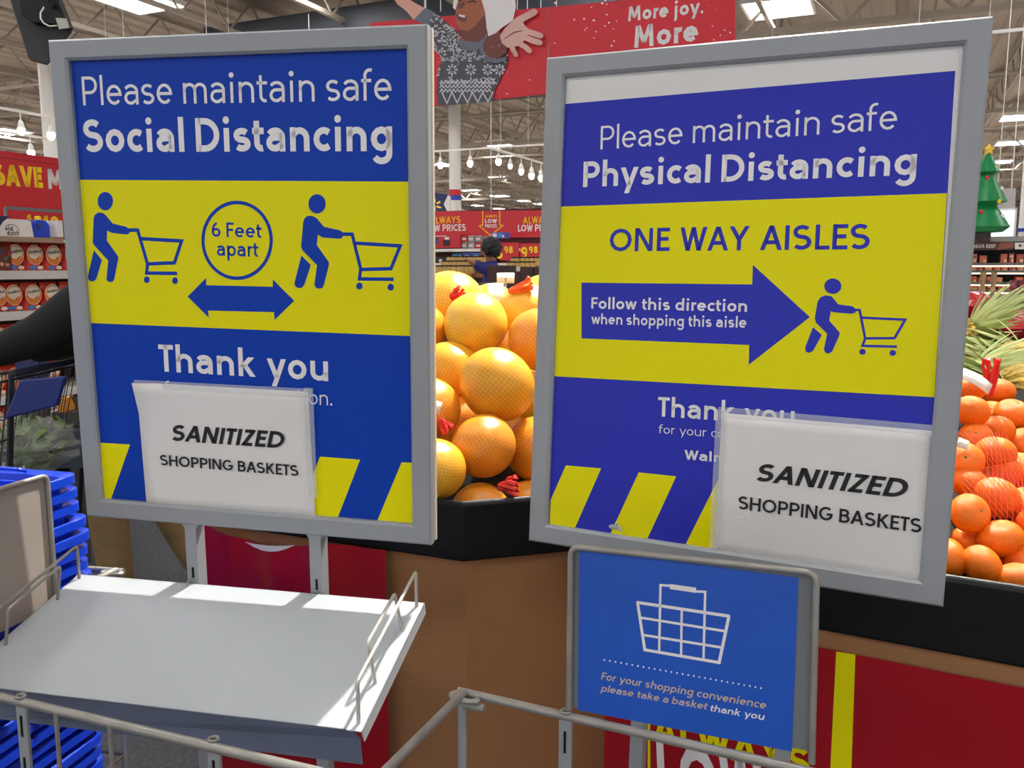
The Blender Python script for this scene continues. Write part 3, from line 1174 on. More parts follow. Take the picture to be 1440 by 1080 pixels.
P.text('thank you', *cb([(692, 825), (933, 866), (693, 795)]), .15, PWHITE, 1, slant=.2, gapk=.85)
P.build('poster', bs)

# the plain back of another basket sign, at the left edge
SG = Frame(V((-.772, 1.425, 1.02)), math.radians(76), 0, 0)
gs = thing('basket_sign', 'plain grey back of a wire framed sign standing beside the blue baskets', 'sign', matrix=SG.mat())
g1 = SG.loc(66, 668)
g0 = SG.loc(68, 858)
m = MB()
xr, zt, zb = g1[0], g1[1], g0[1]
m.tube(resample_round([(xr - .3, 0, zb - .15), (xr - .3, 0, zt), (xr, 0, zt), (xr, 0, zb - .15)], .014, 6), .0042, WIRE, 10)
m.build('wire_frame', gs, smooth=True)
m = MB()
m.box((xr - .15, .005, (zt + zb) / 2), (.298, .003, zt - zb - .002), mat('taupe_panel', (150, 140, 132), .6, noise=(5, .04)))
m.build('back_panel', gs)

# ------------------------------------------------------------------ stack of blue hand baskets
def hand_basket(label, M):
    t = thing('shopping_basket', label, 'shopping basket', matrix=M, group='stacked blue baskets')
    W, D, H = .46, .31, .21          # rim size, height; origin at the rim's back right corner, z = rim top

    def rr(w, d, z, r=.03, n=5):
        out = []
        for cx, cy, a0 in ((w / 2 - r, d / 2 - r, 0), (-w / 2 + r, d / 2 - r, 90), (-w / 2 + r, -d / 2 + r, 180), (w / 2 - r, -d / 2 + r, 270)):
            out += [(-W / 2 + cx + r * math.cos(math.radians(a0 + 90 * i / n)), -D / 2 + cy + r * math.sin(math.radians(a0 + 90 * i / n)), z) for i in range(n + 1)]
        return out
    m = MB()
    rings = [rr(W - .012, D - .012, -.004), rr(W, D, -.001), rr(W, D, -.016), rr(W - .006, D - .006, -.017), rr(W - .03, D - .03, -.011), rr(W - .09, D - .08, -H), rr(W - .1, D - .09, -H + .004), rr(W - .036, D - .036, -.006), rr(W - .02, D - .02, -.002)]
    n = len(rings[0])
    b_ = 0
    for r_ in rings:
        m.v += r_
    k = len(rings)
    for i in range(k):
        i2 = (i + 1) % k
        if i == 5:
            continue
        for j in range(n):
            j2 = (j + 1) % n
            m.face((i * n + j, i * n + j2, i2 * n + j2, i2 * n + j), BASKET_BLUE)
    m.face([5 * n + j for j in range(n)], BASKET_BLUE)
    m.face([6 * n + j for j in range(n)], BASKET_BLUE)
    m.build('body', t, smooth=True)
    for s in (-1, 1):
        m = MB()
        pts = resample_round([(-W / 2 - .12, -D / 2 + s * (D / 2 - .014), 0), (-W / 2 - .12, -D / 2 + s * (D / 2 - .03), .006), (-W / 2 + .12, -D / 2 + s * (D / 2 - .03), .006), (-W / 2 + .12, -D / 2 + s * (D / 2 - .014), 0)], .01)
        m.tube(pts, .004, BASKET_BLUE, 6)
        m.build('handle', t, smooth=True)
    return t


bk = None
c0 = atz(117, 664, 1.13)
for i in range(24):
    yw = math.radians(-13 + random.uniform(-2, 2) + (0 if i < 3 else -1))
    off = TE * (.0 if i < 3 else .016) + TE * random.uniform(-.003, .003) + TF * random.uniform(-.003, .003)
    M = Matrix.Translation(V((c0.x, c0.y, 1.13 - i * .0262)) + off) @ Matrix.Rotation(yw, 4, 'Z')
    lb = ('topmost blue basket of the stack, its empty inside showing' if i == 0 else '%s blue basket from the top of the nested stack' % ORD[i + 1])
    bk = hand_basket(lb, M) if bk is None else (dup(bk, lb, matrix=M) and bk)

# ------------------------------------------------------------------ produce bins
BZ0, BZ1 = .95, 1.07


def produce_bin(label, plan, base_plan, z_in, cat='produce bin', loc=None):
    """cardboard bin with a black plastic tray rim; plan is a ring of (x, y); z_in gives the riser heights"""
    cx = sum(p[0] for p in plan) / len(plan)
    cy = sum(p[1] for p in plan) / len(plan)
    t = thing('produce_bin', label, cat, (cx, cy, 0))
    m = MB()
    m.prism(base_plan, 0, BZ0 + .004, CARD, cap=False)
    wbuild(m, 'cardboard_wall', t)

    def inset(d):
        out = []
        n = len(plan)
        for i in range(n):
            a, b_, c = V(plan[i - 1]), V(plan[i]), V(plan[(i + 1) % n])
            d1, d2 = (b_ - a).normalized(), (c - b_).normalized()
            n1, n2 = V((-d1.y, d1.x)), V((-d2.y, d2.x))
            mm = (n1 + n2).normalized()
            out.append(b_ + mm * d / max(.4, mm.dot(n1)))
        return [tuple(q) for q in out]
    m = MB()
    n = len(plan)
    rings = [(0.016, BZ0), (0, BZ0 + .006), (0, BZ1 - .008), (.004, BZ1), (.012, BZ1), (.016, BZ1 - .006), (.018, BZ0 + .02)]
    for d, z in rings:
        m.v += [(q[0], q[1], z) for q in inset(d)]
    for i in range(len(rings) - 1):
        for j in range(n):
            k = (j + 1) % n
            m.face((i * n + j, i * n + k, (i + 1) * n + k, (i + 1) * n + j), BLACK)
    m.face([j for j in range(n)], BLACK)
    wbuild(m, 'tray_rim', t, bevel=.004)
    m = MB()
    m.poly([(q[0], q[1], z) for q, z in zip(inset(.02), z_in)], mat('dark_liner', (10, 9, 9), .9))
    wbuild(m, 'riser', t)
    return t


def ccw(pl):
    a = sum(p[0] * q[1] - q[0] * p[1] for p, q in zip(pl, pl[1:] + pl[:1]))
    return pl if a > 0 else pl[::-1]


K = V((-.093, 1.54))
L1 = V(atz(286, 739, .95).xy)
R1 = V((.20, 1.625))
bk_ = V((.407, .914))
plan1 = [tuple(L1), tuple(K), tuple(R1), tuple(R1 + bk_ * 1.15), tuple(L1 + bk_ * .95)]
zin1 = [1.0, 1.0, 1.0, 1.28, 1.28]
base1 = [tuple(V(p) + (V((.02, 2.2)) - V(p)).normalized() * .02) for p in plan1]
bin1 = produce_bin('brown cardboard produce bin with black rim holding the pomelos, between the signs', plan1, base1, zin1)
# red vinyl wrapped on its left face
m = MB()
fa, fb = L1, K
fd = (fb - fa).normalized()
fn_ = V((fd.y, -fd.x))
e0, e1 = .0, (V(atz(540, 782, .95).xy) - fa).dot(fd)
nx, nz = 40, 26
for i in range(nx + 1):
    for j in range(nz + 1):
        u, v = i / nx, j / nz
        z = .01 + v * (.950 - .030 * math.sin(PI * min(1, u / .7)))
        bl = .012 + .010 * math.sin(u * 7 + v * 3) * v ** 3 + .012 * math.exp(-((u - .45) / .16) ** 2 - ((v - .93) / .05) ** 2) + .005 * math.sin(u * 23 + v * 11) * v ** 6
        p = fa + fd * (e0 + (e1 - e0) * u) + fn_ * bl
        m.v.append((p.x, p.y, z))
for i in range(nx):
    for j in range(nz):
        k = i * (nz + 1) + j
        m.face((k, k + nz + 1, k + nz + 2, k + 1), RED_D)
vw = wbuild(m, 'vinyl_wrap', bin1, smooth=True)
m = MB()
for i in range(6):
    u0, u1 = .28 + i * .045, .28 + (i + 1) * .045
    a = fa + fd * (e1 * u0) + fn_ * .02
    b = fa + fd * (e1 * u1) + fn_ * .02
    za, zb_ = .963 - .029 * math.sin(PI * min(1, u0 / .7)), .963 - .029 * math.sin(PI * min(1, u1 / .7))
    h0, h1 = .012 * math.sin(PI * i / 6), .012 * math.sin(PI * (i + 1) / 6)
    m.poly([(a.x, a.y, za - h0), (b.x, b.y, zb_ - h1), (b.x, b.y, zb_ + .001), (a.x, a.y, za + .001)], PAPER)
wbuild(m, 'white_edge', vw)

P0, P1 = V((.15, 1.405)), V((.704, 1.11))
d2 = (P1 - P0).normalized()
b2 = V((-d2.y, d2.x))
plan2 = [tuple(P0), tuple(P0 + d2 * 1.35), tuple(P0 + d2 * 1.35 + b2 * .75), tuple(P0 + b2 * .75)]
base2 = [tuple(V(p) + (P0 + d2 * .67 + b2 * .37 - V(p)).normalized() * .022) for p in plan2]
bin2 = produce_bin('brown cardboard produce bin with black rim holding the mandarins, at the right', plan2, base2, [1.0, 1.0, 1.25, 1.25])
FB = Frame(V((P0.x, P0.y, 0)), math.atan2(d2.y, d2.x))
P = Print(FB, .004, .0006)
q0, q1 = FB.loc(846, 1000), FB.loc(1150, 914)
P.put([[(.012, .02), (1.3, .02), (1.3, q1[1] + .0), (.012, q1[1] + .004)]], RED_D, 0)
P.px([(1176, 916), (1203, 920), (1196, 1120), (1166, 1115)], YELL, 1)
P.px([(911, 1010), (914.5, 1010), (914.5, 1130), (911, 1130)], YELL, 1)
P.px([(1082, 1040), (1085.5, 1040), (1085.5, 1130), (1082, 1130)], YELL, 1)
P.text('ALWAYS', (918, 1041), (1140, 1096), (921, 1003), .2, YELL, 1)
P.text('LOW', (927, 1140), (1075, 1176), (927, 1036), .2, PWHITE, 1)
P.build('vinyl_wrap', bin2, world=True)

# ------------------------------------------------------------------ pomelos
POM = [fruit_net('pomelo_skin', (248, 182, 44), (200, 132, 44), 56, 30, .15), fruit_net('pomelo_skin_deep', (244, 158, 40), (196, 114, 40), 54, 29, .15), fruit_net('pomelo_skin_pale', (248, 196, 58), (214, 154, 50), 58, 31, .14)]
NETRED = mat('red_net', (214, 40, 34), .5)
TAGW = mat('produce_tag', (240, 238, 228), .4)
pomelo_mesh = []
for k in range(3):
    m = MB()

    def shape(p, th, ph, k=k):
        s = 1 + .02 * math.sin(2 * ph + k) * math.sin(th)
        return V((p.x * s, p.y * s, p.z * (.94 + .02 * k) - .05 * math.exp(-(th / .25) ** 2) * .5))
    m.ball((0, 0, 0), 1, POM[k], 40, 24, fn=shape)
    o = m.build('pomelo', smooth=True)
    pomelo_mesh.append(o)
PL = [  # px, py, depth, radius, kind, label
    (676, 722, 1.66, .062, 1, 'half hidden pomelo peeping over the black bin rim, lowest of the pile'),
    (612, 659, 1.62, .062, 0, 'pomelo at the lower left of the pile against the left sign edge'),
    (680, 627, 1.70, .067, 1, 'pomelo in a net just above the red net tail, front and centre of the pile'),
    (757, 632, 1.80, .074, 1, 'pomelo at the lower right of the pile against the right sign'),
    (602, 575, 1.78, .069, 1, 'pomelo with a white produce tag and red net tail, against the left sign'),
    (699, 541, 1.80, .082, 0, 'largest pomelo, in the middle of the pile between the signs'),
    (655, 596, 1.93, .07, 1, 'deep orange pomelo glimpsed in the gap under the largest one'),
    (634, 521, 1.96, .070, 0, 'pomelo left of the largest one, below the upper pair'),
    (760, 478, 1.97, .075, 1, 'pomelo right of the largest one, cut by the right sign edge'),
    (669, 456, 2.03, .077, 2, 'brightly lit pomelo directly above the largest one'),
    (590, 466, 2.06, .070, 1, 'sliver of a pomelo beside the left sign, below the topmost'),
    (742, 440, 2.16, .076, 2, 'bright yellow pomelo at the upper right of the pile'),
    (634, 428, 2.2, .088, 2, 'topmost big pomelo beside the left sign, in full light'),
    (744, 712, 1.74, .058, 1, 'pomelo mostly hidden in the rim corner at the lower right of the pile'),
    (690, 438, 2.42, .08, 2, 'pale pomelo in the back row, behind the topmost pair'),
    (765, 425, 2.45, .08, 2, 'back row pomelo half behind the right sign'),
]
used = set()


def place_pomelo(px, py, Y, r, k, lb):
    s = pomelo_mesh[k]
    p = at(px, py, Y)
    if k not in used:
        o = s
        used.add(k)
    else:
        o = s.copy()
        COL.objects.link(o)
    o.location = p
    o.scale = (r, r, r)
    o.rotation_euler = (random.uniform(-.7, .7), random.uniform(-.7, .7), random.uniform(0, 6))
    tag(o, lb, 'pomelo', 'pomelos heaped in the bin')
    return o


for a in PL:
    place_pomelo(*a)
for i, (px, py, Y, r) in enumerate(((540, 640, 1.86, .068), (470, 655, 1.96, .07), (520, 560, 1.96, .074), (400, 650, 2.04, .068), (450, 560, 2.1, .075), (540, 480, 2.2, .074), (840, 600, 1.86, .07), (850, 500, 2.05, .075), (655, 668, 1.86, .066), (722, 690, 1.86, .064), (705, 606, 2.0, .07), (738, 560, 2.03, .074), (716, 498, 2.15, .074), (620, 600, 2.0, .07))):
    place_pomelo(px, py, Y, r, i % 3, 'pomelo of the same heap hidden behind the framed signs or deep under the others')


def scrunch(name, c, d, L, r, mm, label, cat, turns=7, parent=None):
    """gathered end of a net bag: crumpled ribbons along d"""
    m = MB()
    d = V(d).normalized()
    a = d.orthogonal().normalized()
    b_ = d.cross(a)
    for k in range(turns):
        an = 2 * PI * k / turns
        pts = []
        for i in range(6):
            u = i / 5
            rad = r * (.25 + .9 * u) * random.uniform(.7, 1.3)
            pts.append(V(c) + d * (L * u) + (a * math.cos(an + u) + b_ * math.sin(an + u)) * rad)
        m.tube(pts, [r * .3 * random.uniform(.7, 1.4) for _ in pts], mm, 5)
    o = m.build(name, smooth=True)
    return tag(o, label, cat, 'gathered ends of the net bags')


scrunch('net_tail', at(702, 684, 1.60), (.4, -.1, .05), .035, .014, NETRED, 'crumpled red net end under the front centre pomelo', 'net bag end')
scrunch('net_tail', at(618, 590, 1.70), (.5, -.1, -.6), .03, .012, NETRED, 'red net end below the white produce tag by the left sign', 'net bag end')
scrunch('net_tail', at(634, 419, 2.09), (.7, -.2, .5), .035, .012, NETRED, 'red net end on the topmost pomelo', 'net bag end')
scrunch('net_tail', at(716, 410, 2.12), (.8, -.2, .3), .06, .012, mat('orange_net', (230, 96, 30), .5), 'orange net end at the top right of the pomelo pile', 'net bag end')


def card(name, c, w, h, n, up, mm, label, cat, group=None, curve=.1):
    """small bent paper tag facing n"""
    n = V(n).normalized()
    x = V(up).cross(n).normalized()
    y = n.cross(x)
    m = MB()
    for i in range(7):
        u = i / 6 - .5
        for v in (-.5, .5):
            m.v.append(tuple(V(c) + x * (w * u) + y * (h * v) - n * (curve * w * (u * 2) ** 2)))
    for i in range(6):
        m.face((2 * i, 2 * i + 1, 2 * i + 3, 2 * i + 2), mm)
    o = m.build(name, smooth=True)
    so = o.modifiers.new('thick', 'SOLIDIFY')
    so.thickness = .0004
    return tag(o, label, cat, group)


card('produce_tag', at(614, 573, 1.698), .018, .026, (.25, -1, .15), (.3, 0, 1), TAGW, 'white produce tag on the pomelo against the left sign', 'tag', 'produce tags')
card('produce_tag', at(697, 410, 2.2), .04, .06, (0, -.7, .7), (0, .7, .7), TAGW, 'large pale produce tag lying on top of the pomelo pile', 'tag', 'produce tags', .05)
card('price_card', at(711, 391, 2.45), .05, .03, (0, -1, .2), (0, .2, 1), TAGW, 'pale price card sticking up behind the pomelo pile', 'price card', None, .02)

# ------------------------------------------------------------------ mandarins in net bags
MAND = mat('mandarin_peel', (248, 122, 8), .36, spec=.5, noise=(7, .10), bump=(85, .28))
m = MB()


def mshape(p, th, ph):
    lob = 1 + .012 * math.cos(9 * ph) * math.exp(-(th / .5) ** 2)
    return V((p.x * lob, p.y * lob, p.z * .84 - .1 * math.exp(-(th / .22) ** 2)))


mand = thing('mandarin', 'x', 'mandarin', (0, 0, 0), group='mandarins heaped in the bin')
m.ball((0, 0, 0), 1, MAND, 28, 18, fn=mshape)
m.build('peel', mand, smooth=True)
m = MB()
m.lathe([(.085, .74), (.06, .775), (.02, .785), (.0, .78)], (0, 0, 0), mat('stem_button', (120, 120, 62), .7), 8)
m.build('stem_button', mand)
ML = [(1380, 794, 1.235, .031, 'front mandarin resting on the black rim, just right of the sign edge'),
      (1428, 818, 1.215, .032, 'mandarin sinking behind the black rim at the right picture edge'),
      (1336, 784, 1.26, .030, 'shaded mandarin low beside the sign edge, behind the front one'),
      (1406, 757, 1.27, .034, 'plump mandarin second from the rim, above the front one'),
      (1440, 788, 1.26, .032, 'mandarin cut by the picture edge in the row above the rim'),
      (1364, 722, 1.29, .031, 'mandarin with its stem button facing out, beside the sign edge'),
      (1362, 765, 1.31, .029, 'dark mandarin in the hollow left of the plump one'),
      (1402, 700, 1.36, .037, 'big mandarin in the middle of the heap, right of the stem button one'),
      (1440, 712, 1.36, .034, 'mandarin right of the big middle one, cut by the picture edge'),
      (1364, 680, 1.40, .030, 'mandarin directly above the one showing its stem button'),
      (1412, 667, 1.45, .033, 'reddish mandarin above the big middle one'),
      (1356, 648, 1.42, .032, 'mandarin under the small white tag beside the sign edge'),
      (1400, 637, 1.46, .034, 'wide mandarin in the middle of the upper half of the heap'),
      (1436, 658, 1.5, .032, 'mandarin right of the reddish one at the picture edge'),
      (1440, 625, 1.55, .031, 'small mandarin at the picture edge in the upper half of the heap'),
      (1372, 616, 1.53, .030, 'mandarin right of the small white tag'),
      (1402, 606, 1.56, .031, 'mandarin above the wide one in the upper half of the heap'),
      (1366, 578, 1.55, .032, 'mandarin in the top row beside the sign edge'),
      (1424, 583, 1.62, .034, 'bright mandarin at the right of the top row'),
      (1394, 584, 1.66, .030, 'mandarin in the middle of the top row, under the red net tail'),
      (1404, 551, 1.72, .032, 'topmost mandarin right of the red net tail'),
      (1364, 546, 1.66, .033, 'topmost mandarin under the curling white tag'),
      (1438, 606, 1.72, .031, 'mandarin peeping between top row and picture edge')]
for i, (px, py, Y, r, lb) in enumerate(ML):
    rot = (random.uniform(-1.2, .3), random.uniform(-.9, .9), random.uniform(0, 6))
    if 'stem button facing' in lb:
        rot = (1.15, 0, .3)
    if i == 0:
        mand['label'] = lb
        mand.location, mand.rotation_euler, mand.scale = at(px, py, Y), rot, (r, r, r)
    else:
        dup(mand, lb, loc=at(px, py, Y), rot=rot, scale=(r, r, r))
for (px, py, Y) in ((1290, 740, 1.32), (1290, 690, 1.4), (1230, 720, 1.38), (1285, 640, 1.5), (1300, 590, 1.58), (1230, 650, 1.5), (1480, 770, 1.26), (1490, 720, 1.34), (1480, 660, 1.46), (1500, 610, 1.6), (1460, 740, 1.3), (1478, 690, 1.4)):
    dup(mand, 'mandarin of the same heap beyond the sign or the picture edge', loc=at(px, py, Y), rot=(random.uniform(-1, 1), random.uniform(-1, 1), 0), scale=(.032,) * 3)


mpos = [at(a[0], a[1], a[2]) for a in ML]
for i in range(14):
    for j in range(9):
        u, v = .06 + i * .072 + (j % 2) * .036, .07 + j * .072
        g = P0 + d2 * u + b2 * v
        p = V((g.x, g.y, 1.0 + .25 * v / .75 + .04 + random.uniform(0, .012)))
        s = proj(p)
        if (s[0] > 1308 and s[0] < 1475) or u > 1.08 or any((p - q).length < .066 for q in mpos):
            continue
        mpos.append(p)
        dup(mand, 'mandarin of the same heap beyond the sign or the picture edge', loc=p, rot=(random.uniform(-1, 1), random.uniform(-1, 1), 0), scale=(.033,) * 3)


def netting(label, centre_px, Y, rx, rz, mm):
    """a few crossing threads of a net bag stretched over fruit"""
    m = MB()
    for s in (-1, 1):
        for i in range(-6, 7):
            pts = []
            for j in range(9):
                u = -1 + 2 * j / 8
                x, z = (i / 6 + s * u * .5), u
                if abs(x) > 1.1:
                    continue
                p = at(centre_px[0], centre_px[1], Y) + V((x * rx, -.028 * (1 - .5 * (x * x + z * z)) + z * .05, z * rz))
                pts.append(p)
            if len(pts) > 1:
                m.tube(pts, .00035, mm, 4)
    o = m.build('net_bag')
    return tag(o, label, 'net bag', 'red net bags over the mandarins')


netting('red threads of a net bag over the wide mandarin, upper half of the heap', (1396, 655), 1.42, .045, .05, NETRED)
netting('red threads of a net bag over the big middle mandarin', (1410, 715), 1.31, .05, .05, NETRED)
scrunch('net_tail', at(1392, 556, 1.6), (-.02, 0, 1), .07, .012, NETRED, 'tall red net tail standing on top of the mandarin heap', 'net bag end', 6)
card('produce_tag', at(1368, 531, 1.58), .075, .026, (0, -.8, .6), (.55, .3, .8), TAGW, 'curling white tag on the mandarins beside the sign edge', 'tag', 'produce tags', .12)
card('produce_tag', at(1354, 624, 1.37), .018, .016, (0, -1, .3), (.4, 0, 1), TAGW, 'small white tag on the mandarins half behind the sign edge', 'tag', 'produce tags', .02)

# ------------------------------------------------------------------ pineapples, bagged apples beyond the mandarins
pc = at(1480, 545, 2.45)
bx0 = V((pc.x - .75, pc.y - .42))
plan3 = [tuple(bx0), tuple(bx0 + d2 * 1.7), tuple(bx0 + d2 * 1.7 + b2 * .95), tuple(bx0 + b2 * .95)]
plan3 = [tuple(V(p) + V((.1, .1))) for p in plan3]
base3 = [tuple(V(p) + (V(plan3[0]) * .5 + V(plan3[2]) * .5 - V(p)).normalized() * .02) for p in plan3]
produce_bin('black rimmed cardboard bin with pineapples, behind the mandarin bin', plan3, base3, [1.0, 1.0, 1.05, 1.05])
PINE = mat('pineapple_rind', (184, 152, 62), .6, noise=(34, .55), bump=(70, .6))
LEAF = mat('pineapple_leaf', (196, 208, 140), .5, noise=(9, .2))


def pineapple(c, axis, label, L=.17, R_=.062, nl=60, ll=.2):
    t = thing('pineapple', label, 'pineapple', c, group='pineapples in the bin')
    ax = V(axis).normalized()
    Rm = ax.to_track_quat('Z', 'Y').to_matrix()
    m = MB()

    def sh(p, th, ph):
        k = 1 + .07 * math.cos(7 * ph + 13 * th) * math.cos(7 * ph - 13 * th)
        return p * k
    m.ball((0, 0, 0), (R_, R_, L / 2), PINE, 48, 28, Rm, sh)
    m.build('fruit', t, smooth=True)
    m = MB()
    for i in range(nl):
        u = i / nl
        an = i * 2.4
        el = .08 + .85 * u
        d = Rm @ V((math.cos(an) * math.sin(el), math.sin(an) * math.sin(el), math.cos(el)))
        b0 = ax * (L / 2 - .012 * u)
        ln = ll * random.uniform(.7, 1.05) * (1 - .3 * u)
        sd = d.cross(ax)
        sd = sd.normalized() if sd.length > 1e-3 else Rm @ V((1, 0, 0))
        nn = sd.cross(d).normalized()
        prev = None
        for j in range(6):
            v = j / 5
            p = b0 + d * (ln * v) - nn * (-.25 * ln * v * v) * (1 if u > .3 else .3)
            w = .018 * (1 - v) ** .7 * (1 - .2 * v) + .0006
            cur = (p - sd * w, p - nn * w * .35, p + sd * w)
            if prev:
                m.poly([prev[0], prev[1], cur[1], cur[0]], LEAF)
                m.poly([prev[1], prev[2], cur[2], cur[1]], LEAF)
            prev = cur
    m.build('crown', t, smooth=True, fix=False)
    return t


pineapple(at(1437, 512, 2.3), (-1, -.1, .12), 'pineapple lying with its leaves to the left, at the right picture edge')
pineapple(at(1446, 547, 2.12), (-1, -.15, .15), 'pineapple lying nearest the mandarin heap, crown behind the red net tail')
pineapple(at(1470, 500, 2.45), (-1, -.1, .1), 'pineapple behind the other two, long leaves reaching the sign edge', ll=.24)
pineapple(at(1332, 478, 2.5), (.8, -.1, .5), 'pineapple with only its crown showing past the sign edge', ll=.2)
pineapple(at(1322, 528, 2.25), (1, -.1, .2), 'pineapple hidden by the sign but for a few low leaf tips', ll=.2)

BAGRED = mat('red_film_bag', (186, 18, 34), .12, spec=.7, coat=.6, bump=(38, .9), noise=(18, .3))


def pillow_bag(c, size, rz, label):
    m = MB()

    def sh(p, th, ph):
        k = 1 + .06 * math.sin(5 * ph + 3 * th) + .04 * math.sin(9 * th)
        return V((p.x * k, p.y * k, p.z))
    m.ball(c, size, BAGRED, 30, 16, Matrix.Rotation(rz, 3, 'Z'), sh)
    o = m.build('fruit_bag', smooth=True)
    return tag(o, label, 'bag of fruit', 'red film bags of fruit')


for px, py, Y, s, rz, lb in ((1424, 460, 3.1, (.12, .1, .05), .2, 'shiny red fruit bag behind the pineapple leaves, lowest at right'),
                             (1412, 449, 3.4, (.1, .09, .05), -.3, 'shiny red fruit bag second row behind the pineapples'),
                             (1446, 453, 3.5, (.1, .09, .05), .4, 'shiny red fruit bag at the picture edge behind the pineapples'),
                             (1370, 430, 3.5, (.06, .07, .06), .8, 'red fruit bag right beside the sign edge, above the leaves'),
                             (1391, 434, 3.7, (.05, .07, .045), .1, 'red fruit bag just left of the grey bunker end')):
    pillow_bag(at(px, py, Y), s, rz, lb)
pillow_bag(at(1391, 434, 3.7) - UP * .09, (.06, .08, .045), .5, 'red fruit bag underneath the one left of the grey bunker end')
q = at(711, 391, 2.45)
m = MB()
m.tube([q, V((q.x, q.y, 1.2))], .003, GREY_METAL, 6)
tag(m.build('card_stem'), 'thin stem of the pale price card behind the pomelos', 'card holder')
bq = at(1480, 480, 3.5)
m = MB()
m.box((bq.x - .1, bq.y + .1, .56), (1.5, 1.1, 1.12), CARD, Matrix.Rotation(YAW, 3, 'Z'))
m.box((bq.x - .1, bq.y + .1, 1.15), (1.52, 1.12, .09), BLACK, Matrix.Rotation(YAW, 3, 'Z'))
tag(m.build('produce_table'), 'low cardboard table carrying the red fruit bags behind the pineapples', 'produce table')

# ------------------------------------------------------------------ left background: cracker shelves
SY = math.radians(66)                     # things on the left shelving face across the shop
so_ = at(40, 378, 5.2)
S0 = Frame(so_, SY)
NB = BX


def onshelf(px, py, back=0.0):
    return onplane(px, py, so_ - BX * back, NB)


def yaw_box(m, c, w, d, h, mm, yaw=SY):
    m.box(c, (w, d, h), mm, Matrix.Rotation(yaw, 3, 'Z'))


gw = (onshelf(54, 378) - onshelf(27, 378)).length
rows_y = [(341, 380), (396.5, 436), (453, 493), (510, 550), (567, 606)]
zs = [onshelf(50, b).z for a, b in rows_y]
gh = (onshelf(50, 341) - onshelf(50, 380)).length
shelf = thing('gondola_shelf', 'white shelving unit full of red cracker bags at the left edge', 'shelving', (so_.x, so_.y, 0), SY)
xa, xb = -.75, 1.25
WS = mat('white_shelf', (226, 220, 214), .45)
for k, z in enumerate(zs + [.35, .12]):
    m = MB()
    m.box(((xa + xb) / 2, .2, z - .012), (xb - xa, .42, .02), WS)
    m.box(((xa + xb) / 2, -.012, z - .028), (xb - xa, .006, .052), WS)
    m.build('shelf_board', shelf, bevel=.002)
m = MB()
zt_ = onshelf(50, 334).z
m.box(((xa + xb) / 2, .42, zt_ / 2), (xb - xa, .03, zt_), mat('shelf_back', (90, 60, 56), .7))
m.build('back_panel', shelf)
m = MB()
zt_ = onshelf(50, 334).z
m.box(((xa + xb) / 2, .18, zt_ - .015), (xb - xa, .44, .03), mat('tan_shelf', (170, 140, 118), .6))
m.build('top_shelf', shelf)
GRED = mat('cracker_bag_red', (226, 62, 40), .3, spec=.6)
GOR = mat('cracker_orange', (236, 128, 44), .4)
GIV = mat('cracker_ivory', (236, 220, 196), .4)
GBL = mat('cracker_blue', (60, 130, 206), .4)


def cracker_bag(label):
    t = thing('cracker_bag', label, 'cracker bag', (0, 0, 0), SY, 'red bags of crackers on the shelves')
    m = MB()
    w, h, d = gw * .47, gh, .035
    n = 8

    def prof(v):
        return d * (.25 + .75 * math.sin(PI * min(1, max(0, v * .8 + .2))) ** .6) if v < .98 else .004
    for i in range(n + 1):
        v = i / n
        dd = prof(v)
        ww = w * (1 - .05 * math.sin(PI * v))
        for x, y in ((-ww, 0), (-ww * .6, -dd), (0, -dd * 1.08), (ww * .6, -dd), (ww, 0), (ww * .6, dd), (0, dd), (-ww * .6, dd)):
            m.v.append((x, y + .06, v * h))
    for i in range(n):
        for j in range(8):
            k = (j + 1) % 8
            m.face((i * 8 + j, i * 8 + k, (i + 1) * 8 + k, (i + 1) * 8 + j), GRED)
    m.face(range(8), GRED)
    m.face(range(n * 8, n * 8 + 8), GRED)
    m.build('bag', t, smooth=True)
    m = MB()
    y = .06 - d * 1.1 - .001

    def el(cx, cz, rx, rz, mm, lay, a0=0, a1=360, n_=20):
        m.poly([(cx + rx * math.cos(math.radians(a0 + (a1 - a0) * i / n_)), y - lay * .0008, cz + rz * math.sin(math.radians(a0 + (a1 - a0) * i / n_))) for i in range(n_)], mm)
    el(0, h * .56, w * .92, h * .37, GIV, 0)
    el(0, h * .55, w * .86, h * .34, GOR, 1)
    el(0, h * .63, w * .74, h * .22, GIV, 2)
    m.poly([(w * .1, y - .0024, h * .42), (w * .42, y - .0024, h * .52), (w * .5, y - .0024, h * .5), (w * .2, y - .0024, h * .40)], mat('cracker_dark', (170, 40, 30), .5))
    el(-w * .35, h * .1, w * .42, h * .07, GBL, 1)
    el(w * .5, h * .1, w * .35, h * .07, GIV, 1)
    pol, wd_ = text_polys('Goldfish', .2, 5, .15, .8)
    for p in pol:
        m.poly([(-w * .7 + a[0] / wd_ * w * 1.4, y - .0026, h * .60 + a[1] * h * .10 + a[0] / wd_ * h * .06) for a in p], BLACK_INK)
    m.build('front_print', t, fix=False)
    return t


